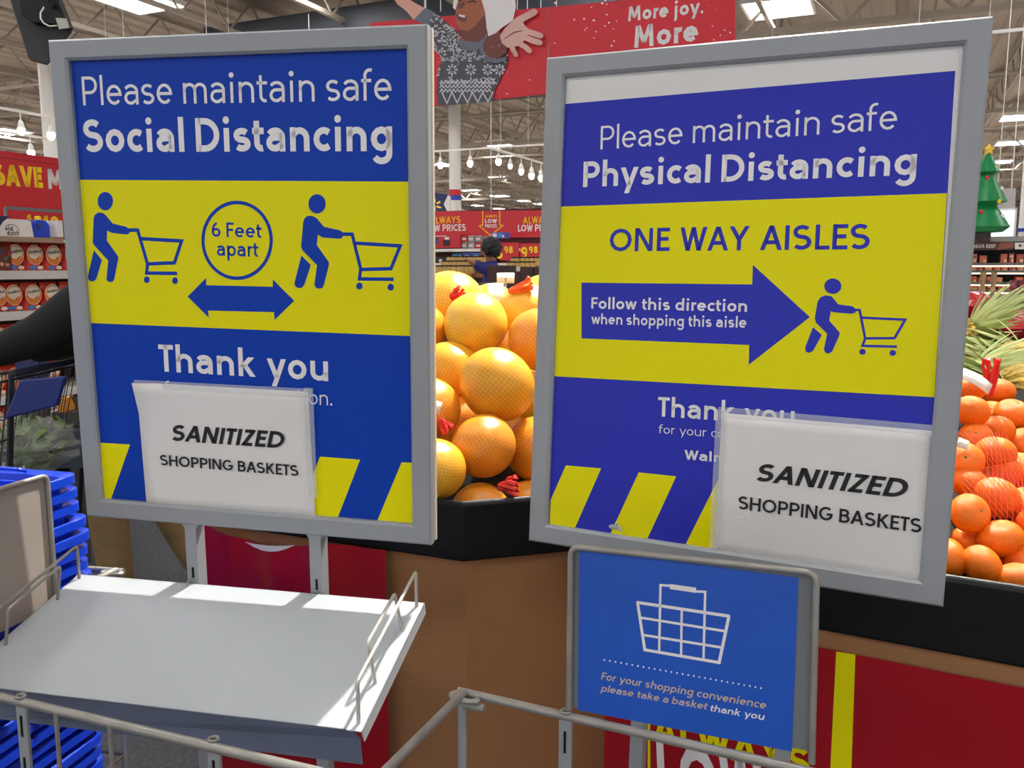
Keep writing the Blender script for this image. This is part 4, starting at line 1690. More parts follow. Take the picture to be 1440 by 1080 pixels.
gb = None
rows = [[27, 54, 80.5, 107], [3, 24.5, 52, 79, 106], [3, 28, 54, 80, 106], [0, 26, 53, 80], [0, 26, 53, 80]]
rn = ['top', 'second', 'third', 'fourth', 'fifth']
for r_, xs in enumerate(rows):
    for k, px in enumerate(xs):
        p = onshelf(px, rows_y[r_][1], .02)
        p.z = zs[r_] - .001
        lb = 'red cracker bag, %s from the left in the %s shelf row at the left edge' % (ORD[k + 1], rn[r_])
        if gb is None:
            gb = cracker_bag(lb)
            gb.location = p
        else:
            dup(gb, lb, loc=p)
for r_ in range(5):
    for k in range(5):
        p = so_ + AX * (.52 + gw * 1.03 * k)
        p = p - BX * .02
        p.z = zs[r_] - .001
        if proj(p)[0] > 112:
            dup(gb, 'red cracker bag further along the shelves, behind the left sign', loc=p)
# mixed colour carton at the start of the top row
t = thing('snack_carton', 'dark snack carton with coloured dots, left of the top row of cracker bags', 'carton', onshelf(6, 380, .02), SY)
m = MB()
m.box((0, .05, .07), (gw * .95, .08, .14), mat('plum_carton', (120, 44, 40), .5))
m.build('carton', t, bevel=.002)
m = MB()
cols = [(220, 120, 40), (70, 110, 60), (60, 80, 150), (190, 60, 60), (210, 170, 130), (90, 60, 110)]
for i in range(14):
    cx, cz, rr0 = random.uniform(-.05, .05), random.uniform(.015, .12), random.uniform(.008, .015)
    m.poly([(cx + rr0 * math.cos(a), .0095 - i * .0002, cz + rr0 * math.sin(a)) for a in [2 * PI * q / 10 for q in range(10)]], mat('dot_%d' % (i % 6), cols[i % 6], .5))
m.build('front_print', t, fix=False)

# on top of the shelving
tp0 = onshelf(50, 334).z


def frame_at(px, py, back=0.0):
    return Frame(onshelf(px, py, back), SY)


t = thing('chip_carton', 'white carton lettered old dutch on top of the left shelving', 'carton', onshelf(20, 334, .03), SY)
hh = (onshelf(20, 308) - onshelf(20, 334)).length
w1 = (onshelf(48, 334) - onshelf(-30, 334)).length
w0 = (onshelf(20, 334) - onshelf(-30, 334)).length
m = MB()
m.prism([(-w0, 0), (w1 - w0, 0), (w1 - w0 - .012, hh * .9), (w1 - w0 - .03, hh), (-.06, hh), (-.1, hh * .94), (-w0, hh * .5)], 0, .12, WHITE_P, axis='y')
m.build('carton', t)
fr = Frame(onshelf(20, 334, .03), SY)
P = Print(fr, -.0005)
P.px([(-40, 304), (14, 304), (4, 312), (-2, 322), (-3, 334), (-40, 334)], NAVY, 0)
P.text('old', (7, 324), (18, 325), (7.4, 317), .2, BLACK_INK, 1, 6)
P.text('dutch', (10, 331), (27, 331.5), (10.4, 323.5), .2, BLACK_INK, 1, 6)
P.line([(8, 318), (12, 316), (17, 315.6), (23, 317.6), (26, 322), (26.5, 327)], .8, BLACK_INK, 1)
P.build('lettering', t)
t = thing('detergent_jug', 'royal blue plastic jug between white cartons on top of the shelving', 'jug', onshelf(60, 334, .04), SY)
m = MB()
jw = (onshelf(72, 334) - onshelf(49, 334)).length
m.prism([(-jw / 2, 0), (jw / 2, 0), (jw / 2, hh * .7), (jw * .3, hh * .95), (-jw * .2, hh), (-jw / 2, hh * .85)], 0, .09, BASKET_BLUE, axis='y')
m.build('body', t, bevel=.006)
m = MB()
m.ball((-jw * .2, -.002, hh * .62), (jw * .13, .004, hh * .16), NAVY, 14, 8)
m.build('grip', t, smooth=True)
m = MB()
m.lathe([(.02, 0), (.02, .03), (.012, .034)], (jw * .1, .045, hh * .9), YGOLD, 12)
m.build('cap', t)
for px, lb, mm, wpx in ((76.5, 'narrow white carton right of the blue jug on the shelving', WHITE_P, 8), (88, 'navy and white carton at the sign edge on top of the shelving', NAVY, 13)):
    m = MB()
    ww = (onshelf(px + wpx / 2, 334) - onshelf(px - wpx / 2, 334)).length
    c = onshelf(px, 334, .09)
    yaw_box(m, c + UP * hh * .48, ww, .12, hh * .96, mm)
    tag(m.build('carton', bevel=.003), lb, 'carton')

# red price rail and the save banner above
t = thing('price_rail_sign', 'red price sign with a grey top rail and yellow figures above the left shelving', 'price sign', onshelf(50, 334, .25), SY)
fr = Frame(onshelf(50, 334, .25), SY)
P = Print(fr, 0)
P.px([(9, 296), (130, 305), (130, 336), (9, 336)], RED, 0)
P.text('$', (38, 312), (46, 312.5), (38, 302), .22, YGOLD, 1, 6)
P.text('40', (58, 321), (84, 322.5), (58, 302.5), .24, YGOLD, 1, 8)
P.build('sign_face', t)
m = MB()
a, b = fr.loc(8, 292), fr.loc(130, 300.5)
m.bar((a[0], .004, a[1]), (b[0], .004, b[1]), .012, GREY_DARKER, .02)
m.bar((a[0], .004, a[1]), (a[0], .004, a[1] - .25), .012, GREY_DARKER, .02)
m.build('rail', t)
t = thing('save_banner', 'red header banner with yellow SAVE lettering above the left shelving', 'banner', onshelf(50, 300, .5), SY)
fr = Frame(onshelf(50, 300, .5), SY)
P = Print(fr, -.012)
P.px([(-60, 204), (170, 234.5), (170, 344), (-60, 344)], RED, 0)
P.px([(-60, 213), (170, 242), (170, 243), (-60, 214)], mat('red_seam', (150, 20, 30), .5), 1)
P.text('SAVE', (-9, 260), (61, 264.5), (-9, 229.5), .27, YGOLD, 1, 10, gapk=.4)
P.text('MONEY', (68, 265.5), (160, 272), (68, 237.5), .24, PWHITE, 1, 8, gapk=.6)
P.build('banner_face', t)
m = MB()
q = [fr.loc(*p) for p in ((-60, 204), (170, 234.5), (170, 344), (-60, 344))]
m.prism(q, -.011, .012, RED, axis='y')
m.build('banner_board', t)

# ------------------------------------------------------------------ shopper and cart behind the left sign
COAT = mat('black_coat', (9, 9, 12), .85, bump=(40, .3))
KHAKI = mat('khaki_trousers', (128, 104, 66), .85, noise=(14, .12), bump=(26, .6))
SKIN1 = mat('skin_light', (214, 160, 130), .5)
SKIN2 = mat('skin_brown', (150, 96, 66), .5)
HAIR = mat('black_hair', (18, 14, 12), .6, bump=(60, .8))
SHOE = mat('dark_shoe', (26, 25, 26), .5)


def head_parts(t, c, face_dir, hair_r, skin_m, curly=False):
    """face features and hair round a head centre"""
    f = V(face_dir).normalized()
    s = UP.cross(f)
    m = MB()
    for k in (-1, 1):
        m.ball(c + f * .088 + s * (k * .032) + UP * .005, (.013, .013, .008), mat('eye_white', (236, 232, 226), .3), 10, 6)
        m.ball(c + f * .099 + s * (k * .032) + UP * .005, .005, BLACK_INK, 8, 6)
    wbuild(m, 'eyes', t, smooth=True)
    m = MB()
    m.ball(c + f * .006 + UP * .03 - f * .03, (hair_r, hair_r, hair_r * 1.02), HAIR, 26, 18, None, (lambda p, th, ph: p * (1 + .09 * math.sin(7 * ph + 5 * th) * math.sin(th) + .06 * math.sin(13 * th + 3 * ph)) if curly else p * (1 if th < 1.7 else .86)))
    wbuild(m, 'hair', t, smooth=True)


def person(label, J, body_m, garments, face_dir, hair_r, curly=False):
    """J: joint name -> point. One continuous body grown over the skeleton; garments are its children"""
    pel = J['pelvis']
    t = thing('person', label, 'person', (pel.x, pel.y, 0))
    names = ['pelvis', 'belly', 'chest', 'neck', 'head', 'crown', 'hipL', 'kneeL', 'ankL', 'toeL', 'hipR', 'kneeR', 'ankR', 'toeR', 'shL', 'elL', 'wrL', 'haL', 'shR', 'elR', 'wrR', 'haR']
    rad = [.105, .11, .125, .055, (.085, .095), (.06, .07), .085, .058, .04, .035, .085, .058, .04, .035, .062, .045, .032, .036, .062, .045, .032, .036]
    ed = [(0, 1), (1, 2), (2, 3), (3, 4), (4, 5), (0, 6), (6, 7), (7, 8), (8, 9), (0, 10), (10, 11), (11, 12), (12, 13), (2, 14), (14, 15), (15, 16), (16, 17), (2, 18), (18, 19), (19, 20), (20, 21)]
    J = dict(J)
    J['belly'] = pel * .5 + J['chest'] * .5
    vs = [J[n] - V((pel.x, pel.y, 0)) for n in names]
    f = V(face_dir).normalized()
    # nose and fingers grow out of the same skeleton
    hc = J['head'] - V((pel.x, pel.y, 0))
    for sd in 'LR':
        w, h = J['wr' + sd], J['ha' + sd]
        d = (h - w).normalized()
        a = d.cross(UP)
        a = a.normalized() if a.length > .1 else V((0, 1, 0))
        hi = names.index('ha' + sd)
        for k, (o_, ln) in enumerate(((-.028, .07), (-.010, .08), (.010, .075), (.027, .06))):
            b0 = len(vs)
            vs.append(vs[hi] + a * o_ + d * .03)
            vs.append(vs[hi] + a * o_ * 1.15 + d * (.03 + ln * .5) - UP * .012)
            vs.append(vs[hi] + a * o_ * 1.1 + d * (.03 + ln * .75) - UP * .035)
            rad += [.010, .009, .008]
            ed += [(hi, b0), (b0, b0 + 1), (b0 + 1, b0 + 2)]
        b0 = len(vs)
        vs.append(vs[hi] - a * .045 + d * .01 - UP * .01)
        vs.append(vs[hi] - a * .052 + d * .045 - UP * .02)
        rad += [.011, .009]
        ed += [(hi, b0), (b0, b0 + 1)]
    b0 = len(vs)
    vs.append(hc + f * .112 - UP * .012)
    rad.append(.014)
    ed.append((4, b0))
    skin('body', vs, ed, rad, body_m, t, 2)
    g0 = V((pel.x, pel.y, 0))
    for nm, keys, gr, ge, mm in garments:
        skin(nm, [J[k] - g0 if isinstance(k, str) else V(k) - g0 for k in keys], ge, gr, mm, t, 2)
    head_parts(t, J['head'], face_dir, hair_r, body_m, curly)
    for sd in 'LR':
        m = MB()
        a, b = J['ank' + sd], J['toe' + sd]
        d = (b - a)
        d.z = 0
        d.normalize()
        c = (a + b) / 2
        m.ball(V((c.x, c.y, min(a.z, b.z) + .012)), (.135, .052, .05), SHOE, 18, 10, Matrix((d, V((-d.y, d.x, 0)), UP)).transposed())
        wbuild(m, 'shoe', t, smooth=True)
    return t


J1 = dict(pelvis=V((-1.66, 3.62, .93)), chest=V((-1.70, 3.62, 1.27)), neck=V((-1.73, 3.62, 1.47)), head=V((-1.76, 3.62, 1.61)), crown=V((-1.75, 3.62, 1.70)),
          hipL=V((-1.67, 3.53, .88)), kneeL=V((-1.72, 3.52, .49)), ankL=V((-1.69, 3.52, .10)), toeL=V((-1.85, 3.52, .045)),
          hipR=V((-1.65, 3.71, .88)), kneeR=V((-1.55, 3.70, .48)), ankR=V((-1.385, 3.70, .14)), toeR=V((-1.45, 3.70, .04)),
          shL=V((-1.70, 3.46, 1.40)), elL=V((-1.86, 3.42, 1.245)), wrL=V((-2.17, 3.40, 1.135)), haL=V((-2.25, 3.40, 1.12)),
          shR=V((-1.70, 3.79, 1.40)), elR=V((-1.88, 3.82, 1.22)), wrR=V((-2.17, 3.80, 1.12)), haR=V((-2.25, 3.80, 1.11)))
person('shopper in a black coat and khaki trousers behind the left sign, arm over a cart', J1, SKIN1,
       [('trousers', ['pelvis', 'hipL', 'kneeL', 'ankL', 'hipR', 'kneeR', 'ankR'], [.13, .108, .086, .07, .108, .086, .07], [(0, 1), (1, 2), (2, 3), (0, 4), (4, 5), (5, 6)], KHAKI),
        ('coat', ['chest', 'pelvis', 'neck', 'shL', 'elL', 'wrL', 'shR', 'elR', 'wrR'], [.165, .15, .07, .105, .098, .052, .105, .098, .052], [(0, 1), (0, 2), (0, 3), (3, 4), (4, 5), (0, 6), (6, 7), (7, 8)], COAT)],
       (-1, 0, -.05), .108)

DWIRE = mat('dark_cart_wire', (46, 48, 54), .35, .6)
cart = thing('shopping_cart', 'dark wire shopping cart with a navy child seat flap at the left edge', 'shopping cart', (-2.35, 3.35, 0))
m = MB()
ca, cb_, cw = -1.86, -2.75, .27          # rear, front ends, half width
zt0, zt1, zb0 = 1.09, 1.0, .62
y0_ = 3.35
for s in (-1, 1):
    m.tube([(ca, y0_ + s * cw, zt0), (cb_, y0_ + s * cw * .8, zt1)], .006, DWIRE, 6)
    m.tube([(ca - .1, y0_ + s * cw * .85, zb0), (cb_ + .06, y0_ + s * cw * .7, zb0 + .08)], .005, DWIRE, 6)
    m.tube([(ca - .04, y0_ + s * cw * .93, .86), (cb_ + .03, y0_ + s * cw * .75, .86)], .004, DWIRE, 6)
    for i in range(30):
        u = i / 29
        m.tube([(ca + (cb_ - ca) * u, y0_ + s * cw * (1 - .2 * u), zt0 + (zt1 - zt0) * u), (ca - .1 + (cb_ - ca + .16) * u, y0_ + s * cw * (.85 - .15 * u), zb0 + .08 * u)], .0022, DWIRE, 4)
for i in range(14):
    v = -1 + 2 * i / 13
    m.tube([(ca, y0_ + v * cw, zt0), (ca - .1, y0_ + v * cw * .85, zb0), (cb_ + .06, y0_ + v * cw * .7, zb0 + .08), (cb_, y0_ + v * cw * .8, zt1)], .0022, DWIRE, 4)
for z, s in ((zt0, 1), (.86, .93), (zb0, .85)):
    m.tube([(ca - (zt0 - z) * .21, y0_ - s * cw, z), (ca - (zt0 - z) * .21, y0_ + s * cw, z)], .005, DWIRE, 6)
wbuild(m, 'wire_basket', cart)
m = MB()
fl = [at(*p, 3.02) for p in ((27, 535), (92, 529), (80, 571), (5, 590))]
k = V((.02, .10, 0))
m.v += [tuple(p) for p in fl] + [tuple(p + V((0, .02, 0))) for p in fl]
for q in ((0, 1, 2, 3), (4, 5, 6, 7), (0, 1, 5, 4), (1, 2, 6, 5), (2, 3, 7, 6), (3, 0, 4, 7)):
    m.face(q, mat('navy_flap', (16, 34, 110), .45))
wbuild(m, 'child_seat_flap', cart, bevel=.006)
m = MB()
m.tube([(ca + .04, y0_ - cw, zt0 + .03), (ca + .04, y0_ + cw, zt0 + .03)], .014, mat('cart_handle_dark', (20, 24, 44), .4), 10)
wbuild(m, 'handle', cart, smooth=True)
m = MB()
for s in (-1, 1):
    m.tube(resample_round([(ca + .04, y0_ + s * cw, zt0 + .03), (ca + .0, y0_ + s * cw, .7), (ca - .06, y0_ + s * cw, .22), (cb_ + .1, y0_ + s * cw * .75, .2)], .08), .011, DWIRE, 7)
wbuild(m, 'chassis', cart, smooth=True)
for x in (ca - .1, cb_ + .12):
    for s in (-1, 1):
        m = MB()
        m.lathe([(.058, -.014), (.062, -.008), (.062, .008), (.058, .014)], (x, y0_ + s * cw * .8, .063), BLACK, 18, Matrix.Rotation(PI / 2, 3, 'X'))
        m.bar((x, y0_ + s * cw * .8 + .02, .06), (x + .02, y0_ + s * cw * .8 + .02, .22), .012, DWIRE)
        wbuild(m, 'caster', cart)

FILM = mat('produce_film', (226, 230, 226), .1, alpha=.2, spec=.8, bump=(60, .9))
GREEN = mat('salad_green', (92, 116, 56), .6, noise=(30, .4))
t = thing('bagged_greens', 'clear bag of leafy greens in the dark wire cart', 'bagged greens', at(40, 628, 3.3))
cg = at(40, 628, 3.3)
m = MB()
for i in range(130):
    c = cg + V((random.uniform(-.11, .12), random.uniform(-.1, .1), random.uniform(-.05, .07)))
    d = V((random.uniform(-1, 1), random.uniform(-1, 1), random.uniform(-.2, 1))).normalized()
    s = d.orthogonal().normalized() * .022
    m.poly([c, c + d * .035 + s, c + d * .075, c + d * .035 - s], GREEN)
wbuild(m, 'leaves', t, fix=False)
m = MB()
m.ball(cg + UP * .01, (.2, .14, .105), FILM, 26, 16, None, lambda p, th, ph: p * (1 + .07 * math.sin(5 * ph + 4 * th) + .05 * math.sin(13 * th)))
wbuild(m, 'clear_bag', t, smooth=True)
m = MB()
c = at(100, 626, 3.4)
m.box(c, (.13, .2, .15), mat('slate_carton', (52, 62, 74), .6), Matrix.Rotation(.2, 3, 'Z'))
tag(m.build('carton', bevel=.004), 'slate grey carton in the cart beside the sign edge', 'carton')
for px, py, Y, w, h, mm, lb in ((46, 516, 4.3, .12, .1, NAVY, 'navy carton seen over the child seat flap'), (93, 568, 4.2, .035, .07, mat('amber_carton', (226, 150, 40), .5), 'amber carton seen through the cart wires right of the flap'), (88, 600, 4.2, .09, .09, WHITE_P, 'white carton seen through the cart wires below the flap')):
    c = at(px, py, Y)
    m = MB()
    m.box((c.x, c.y, c.z), (w, .1, h), mm)
    m.box((c.x, c.y, (c.z - h / 2) / 2), (.1, .1, max(.01, c.z - h / 2)), mat('display_post', (70, 66, 66), .7))
    tag(m.build('display_carton', bevel=.003), lb, 'carton')

# ------------------------------------------------------------------ hanging red banner with the cheering child
t = thing('hanging_banner', 'red hanging banner with a cheering child print and More joy lettering', 'banner', at(690, 90, 7), YAW)
HB = Frame(at(690, 90, 7), YAW)
P = Print(HB, 0, .0015)
BRED = mat('banner_red_bright', (216, 36, 52), .5, noise=(1.2, .06))
P.px([(520, 32), (770, 10), (770, 132), (520, 159)], BRED, 0)
P.build('left_panel', t)
P = Print(HB, -.004, .0015)
P.px([(771.5, 10), (1034, -14), (1034, 103), (771.5, 132)], BRED, 0)
cm = lambda x, y: (740 + x / 2.057, y / 2.057)
P.text('More joy.', (883.4, 30), (989, 18.5), (883.4, 9.5), .2, PWHITE, 1, 8)
P.text('More', (892, 67.5), (981.6, 57.5), (892.5, 36.5), .2, PWHITE, 1, 8)
P.text('giving.', (892, 104), (1000, 94), (892.5, 74), .2, PWHITE, 1, 8) if False else None
rs = random.Random(3)
for i in range(60):
    x, y = rs.uniform(775, 1028), rs.uniform(-2, 100)
    if 875 < x < 995:
        continue
    s = rs.uniform(.5, 1.8)
    P.disc((x, y), s, s * rs.uniform(.6, 1.2), mat('snow_fleck', (246, 214, 216), .5), 1, 7)
P.build('right_panel', t)
P = Print(HB, -.01, .002)
c5 = lambda L: [(540 + x / 5.4, y / 5.4) for x, y in L]
KNIT = mat('print_knit_grey', (82, 82, 90), .6)
KNITL = mat('print_knit_white', (206, 206, 214), .6)
CUFF = mat('print_cuff_grey', (112, 116, 132), .6)
SK = mat('print_skin', (168, 92, 62), .5)
SKD = mat('print_skin_dark', (116, 58, 50), .5)
SKL = mat('print_skin_light', (224, 168, 150), .5)
FUR = mat('print_fur_white', (240, 234, 236), .7)
P.px(c5([(50, -40), (170, -20), (240, 25), (312, 62), (225, 150), (170, 85), (100, 30)]), SKL, 0)
P.px(c5([(312, 62), (350, 75), (400, 105), (355, 200), (225, 150)]), CUFF, 1)
P.px(c5([(385, 95), (440, 140), (570, 250), (560, 330), (620, 360), (740, 340), (790, 270), (940, 390), (938, 470), (920, 520), (880, 610), (838, 690), (832, 768), (415, 802), (402, 690), (412, 540), (442, 440), (345, 325), (342, 185)]), KNIT, 1)
# knitted snowflake pattern
inside = [(385, 95), (570, 250), (620, 360), (740, 340), (790, 420), (930, 470), (835, 690), (830, 765), (415, 795), (405, 690), (412, 540), (442, 440), (345, 325), (345, 185)]


def inpoly(x, y, pl):
    c = False
    for (x0, y0), (x1, y1) in zip(pl, pl[1:] + pl[:1]):
        if (y0 > y) != (y1 > y) and x < (x1 - x0) * (y - y0) / (y1 - y0) + x0:
            c = not c
    return c


for i in range(950):
    x, y = rs.uniform(345, 935), rs.uniform(100, 640)
    if not inpoly(x, y, inside):
        continue
    if 470 < y < 590 and 430 < x < 900:
        continue
    a0 = rs.uniform(0, PI)
    L_ = rs.uniform(6, 15)
    P.line(c5([(x - L_ * math.cos(a0), y - L_ * math.sin(a0)), (x + L_ * math.cos(a0), y + L_ * math.sin(a0))]), 1.1, KNITL, 2)
for cx in (520, 660, 790, 880):
    for k in range(8):
        a0 = PI * k / 4
        P.px(c5([(cx + 10 * math.cos(a0), 530 + 10 * math.sin(a0)), (cx + 34 * math.cos(a0 - .25), 530 + 36 * math.sin(a0 - .25)), (cx + 46 * math.cos(a0), 530 + 48 * math.sin(a0)), (cx + 34 * math.cos(a0 + .25), 530 + 36 * math.sin(a0 + .25))]), KNITL, 2)
for r_ in range(3):
    y = 625 + r_ * 32
    for k in range(14):
        x = 425 + k * 30
        if x + 30 > 850 - r_ * 6:
            continue
        P.line(c5([(x, y + 12), (x + 15, y - 12), (x + 30, y + 12)]), 1.5, KNITL, 2)
for k in range(5):
    x = 440 + k * 78
    P.line(c5([(x, 700 + k), (x + 40, 785 - 3 * k), (x + 78, 698)]), 1.7, KNITL, 2)
P.px(c5([(555, 325), (600, 290), (740, 300), (790, 270), (770, 330), (700, 385), (620, 385)]), CUFF, 3)
P.px(c5([(560, 200), (610, 310), (720, 320), (790, 270), (800, 200)]), SKD, 4)
P.px(c5([(550, 60), (575, -30), (700, -40), (770, 0), (790, 150), (760, 215), (640, 240), (575, 225), (545, 160)]), SK, 5)
P.px(c5([(640, 240), (760, 215), (788, 150), (760, 120), (700, 200)]), SKD, 6)
P.px(c5([(553, 110), (600, 120), (635, 130), (628, 165), (600, 172), (565, 150)]), SKD, 6)
P.px(c5([(572, 112), (625, 122), (618, 138), (578, 128)]), PWHITE, 7)
P.px(c5([(575, 30), (620, 10), (612, 55), (585, 70), (565, 62)]), SKD, 6)
P.line(c5([(560, 12), (600, 4)]), 1.3, BLACK_INK, 7)
P.line(c5([(640, 22), (680, 10), (705, 22)]), 1.6, BLACK_INK, 7)
P.px(c5([(530, 60), (540, -30), (590, -40), (570, 10), (548, 80)]), FUR, 8)
P.px(c5([(735, -40), (1000, -50), (1008, 60), (985, 160), (900, 215), (850, 262), (800, 285), (785, 215), (775, 100)]), FUR, 8)
P.px(c5([(755, 340), (790, 285), (880, 245), (930, 320), (940, 400), (880, 450), (800, 440), (760, 390)]), SKD, 9)
P.line(c5([(745, 330), (752, 395), (795, 452), (860, 470), (935, 450)]), 5, CUFF, 10)
HANDL = mat('print_palm', (226, 178, 166), .5)
P.px(c5([(888, 280), (930, 215), (1010, 140), (1060, 130), (1070, 190), (1110, 230), (1090, 290), (1060, 330), (1010, 360), (950, 370), (905, 335)]), HANDL, 11)
for fg, w in (([(1020, 165), (1090, 130), (1150, 98)], 9), ([(1085, 240), (1150, 262), (1200, 278)], 7), ([(1080, 290), (1140, 315), (1195, 330)], 7), ([(1035, 335), (1080, 360), (1115, 392)], 6.5), ([(975, 360), (990, 385), (1012, 422)], 6)):
    P.line(c5(fg), w, HANDL, 12)
    P.disc(c5(fg)[-1], w / 2, w / 2, HANDL, 12, 10)
P.line(c5([(925, 300), (1000, 250), (1060, 240)]), .9, SKD, 13)
for i in range(34):
    x, y = rs.uniform(560, 765), rs.uniform(30, 140)
    s = rs.uniform(.4, 1.3)
    P.disc((x, y), s, s, mat('snow_fleck', (246, 214, 216), .5), 13, 6)
P.build('child_print', t)
m = MB()
a, b = HB.loc(520, 32), HB.loc(770, 10)
c, d = HB.loc(770, 132), HB.loc(520, 159)
m.prism([a, b, c, d], .002, .014, RED, axis='y')
a, b = HB.loc(771.5, 10), HB.loc(1034, -14)
c, d = HB.loc(1034, 103), HB.loc(771.5, 132)
m.prism([a, b, c, d], .002, .014, RED, axis='y')
m.build('backing', t)
for px, py in ((598, 12), (619, 12), (727, 13), (741, 12), (760, 11), (1028, -12)):
    q = HB.loc(px, py)
    m = MB()
    m.tube([(q[0], .008, q[1] - .02), (q[0], .008, 6.0 - HB.o.z)], .004, WHITE_P, 5)
    m.build('hanging_wire', t)

# ------------------------------------------------------------------ monitor back hanging at top left
mp = at(58, 45, 4.0)
t = thing('hanging_monitor', 'black hanging monitor seen from behind at the top left corner', 'monitor', mp)
m = MB()
ol = [at(*p, 4.0) for p in ((10, -14), (40, 82), (44, 86), (67, 92), (102, 44), (78, -14))]
dv = ray(58, 45).normalized() * .1
n = len(ol)
m.v += [tuple(p) for p in ol] + [tuple(p + dv) for p in ol]
for i in range(n):
    j = (i + 1) % n
    m.face((i, j, n + j, n + i), BLACK)
m.face(range(n), mat('monitor_back', (34, 35, 38), .55, noise=(12, .2)))
m.face(range(n, 2 * n), BLACK)
wbuild(m, 'housing', t, bevel=.006)
m = MB()
bx = [at(*p, 3.95) for p in ((24, -14), (30, 22), (46, 32), (76, 34), (96, 38), (76, -14))]
n = len(bx)
m.v += [tuple(p) for p in bx] + [tuple(p + V((0, .05, 0))) for p in bx]
for i in range(n):
    j = (i + 1) % n
    m.face((i, j, n + j, n + i), BLACK)
m.face(range(n), BLACK)
wbuild(m, 'mount_bracket', t, bevel=.004)
m = MB()
m.tube([at(*p, 3.93) for p in ((62, 10), (57, 18), (57, 26), (62, 33), (70, 37), (80, 36))], .0035, WHITE_P, 6)
wbuild(m, 'cable', t, smooth=True)
m = MB()
m.tube([at(*p, 3.93) for p in ((70, -8), (68, 4), (74, 10), (78, 4), (74, -4))], .006, BLACK, 6)
wbuild(m, 'cable', t, smooth=True)
m = MB()
lbx = [at(*p, 3.935) for p in ((78, 25), (93, 26), (97, 39), (83, 41))]
m.v += [tuple(p) for p in lbx] + [tuple(p + V((0, .006, 0))) for p in lbx]
for q in ((0, 1, 2, 3), (4, 5, 6, 7), (0, 1, 5, 4), (1, 2, 6, 5), (2, 3, 7, 6), (3, 0, 4, 7)):
    m.face(q, mat('label_grey', (178, 174, 166), .5))
wbuild(m, 'label_plate', t)
m = MB()
q = at(50, -10, 4.05)
m.tube([q, V((q.x, q.y, 6.3))], .03, BLACK, 8)
wbuild(m, 'pole', t)

# ------------------------------------------------------------------ columns, spark sign, track lights, duct
def column(px, Y, r, label, bands):
    p = at(px, 378, Y)
    t = thing('column', label, 'column', (p.x, p.y, 0))
    m = MB()
    m.lathe([(r, 0), (r, 7.0)], (0, 0, 0), WHITE_P, 20)
    m.build('shaft', t, smooth=True)
    for y0, y1, mm in bands:
        za, zb = at(px, y0, Y).z, at(px, y1, Y).z
        m = MB()
        m.lathe([(r + .008, zb), (r + .008, za)], (0, 0, 0), mm, 20)
        b_ = m.build('band', t, smooth=True)
        b_['label'] = 'red band' if mm is RED else 'blue band'
    return t


BANDB = mat('band_blue', (36, 66, 176), .5)
column(641, 25, .17, 'white column with red and blue band between the two signs', [(267, 275, RED), (275, 282, BANDB)])
column(84, 20, .16, 'white column at the upper left, above the red save banner', [])
column(1438, 12, .09, 'slim white post with a blue band at the right picture edge', [(321, 326, BANDB)])

t = thing('spark_sign', 'navy hanging sign with a yellow spark mark left of the white column', 'sign', at(612, 284, 20), YAW)
fr = Frame(at(612, 284, 20), YAW)
m = MB()
m.prism([fr.loc(*p) for p in ((580, 264), (629, 274), (623, 287), (629.5, 300), (580, 300))], 0, .05, NAVY, axis='y')
m.build('board', t)
m = MB()
m.prism([fr.loc(*p) for p in ((629.5, 274.5), (633, 277), (632, 297), (629.8, 300), (623.5, 287))], .01, .04, WHITE_P, axis='y')
m.build('end_piece', t)
P = Print(fr, -.002, .004)
for k in range(6):
    a0 = math.radians(90 + 60 * k)
    P.line([(611.5 + 3.2 * math.cos(a0), 288 - 3.2 * math.sin(a0)), (611.5 + 9 * math.cos(a0), 288 - 9 * math.sin(a0))], 2.6, YGOLD, 1)
P.build('spark_mark', t)
m = MB()
q = fr.loc(600, 266)
m.tube([(q[0], .025, q[1]), (q[0], .025, 7 - fr.o.z)], .01, WHITE_P, 5)
m.build('hanging_wire', t)


def track_head(px, py, Y, label, lit, s=1.0):
    p = at(px, py, Y)
    t = thing('track_light', label, 'track light', p, 0, 'track spotlights')
    m = MB()
    m.tube([(0, 0, .28 * s), (0, 0, .12 * s)], .012 * s, WHITE_P, 6)
    m.lathe([(.022 * s, .16 * s), (.035 * s, .14 * s), (.05 * s, .07 * s), (.055 * s, .03 * s)], (0, 0, 0), WHITE_P, 14)
    m.build('housing', t, smooth=True)
    m = MB()
    m.ball((0, 0, 0), (.062 * s, .062 * s, .085 * s), BULB if lit else mat('dim_lamp', (255, 240, 214), .4, emit=2.5), 14, 8)
    m.build('bulb', t, smooth=True)
    return t


def track_rail(pts, Y, label):
    """rail seen through two pixels, running across or down the shop"""
    p, d = pts
    m = MB()
    m.bar(p - d * .3, p + d * 9, .035, WHITE_P, .03)
    for i in range(5):
        q = p + d * (i * 2.2)
        m.tube([q, V((q.x, q.y, 6.3))], .004, WHITE_P, 5)
    tag(m.build('track_rail'), label, 'track rail', 'spotlight rails')




def rail_head(line, px, label, lit, s):
    p, d = line
    lo, hi = -3.0, 14.0
    for _ in range(50):
        mid = (lo + hi) / 2
        if proj(p + d * mid)[0] < px:
            lo = mid
        else:
            hi = mid
    q = p + d * lo
    o = track_head(0, 0, 5, label, lit, s)
    o.location = q - UP * (.28 * s + .015)


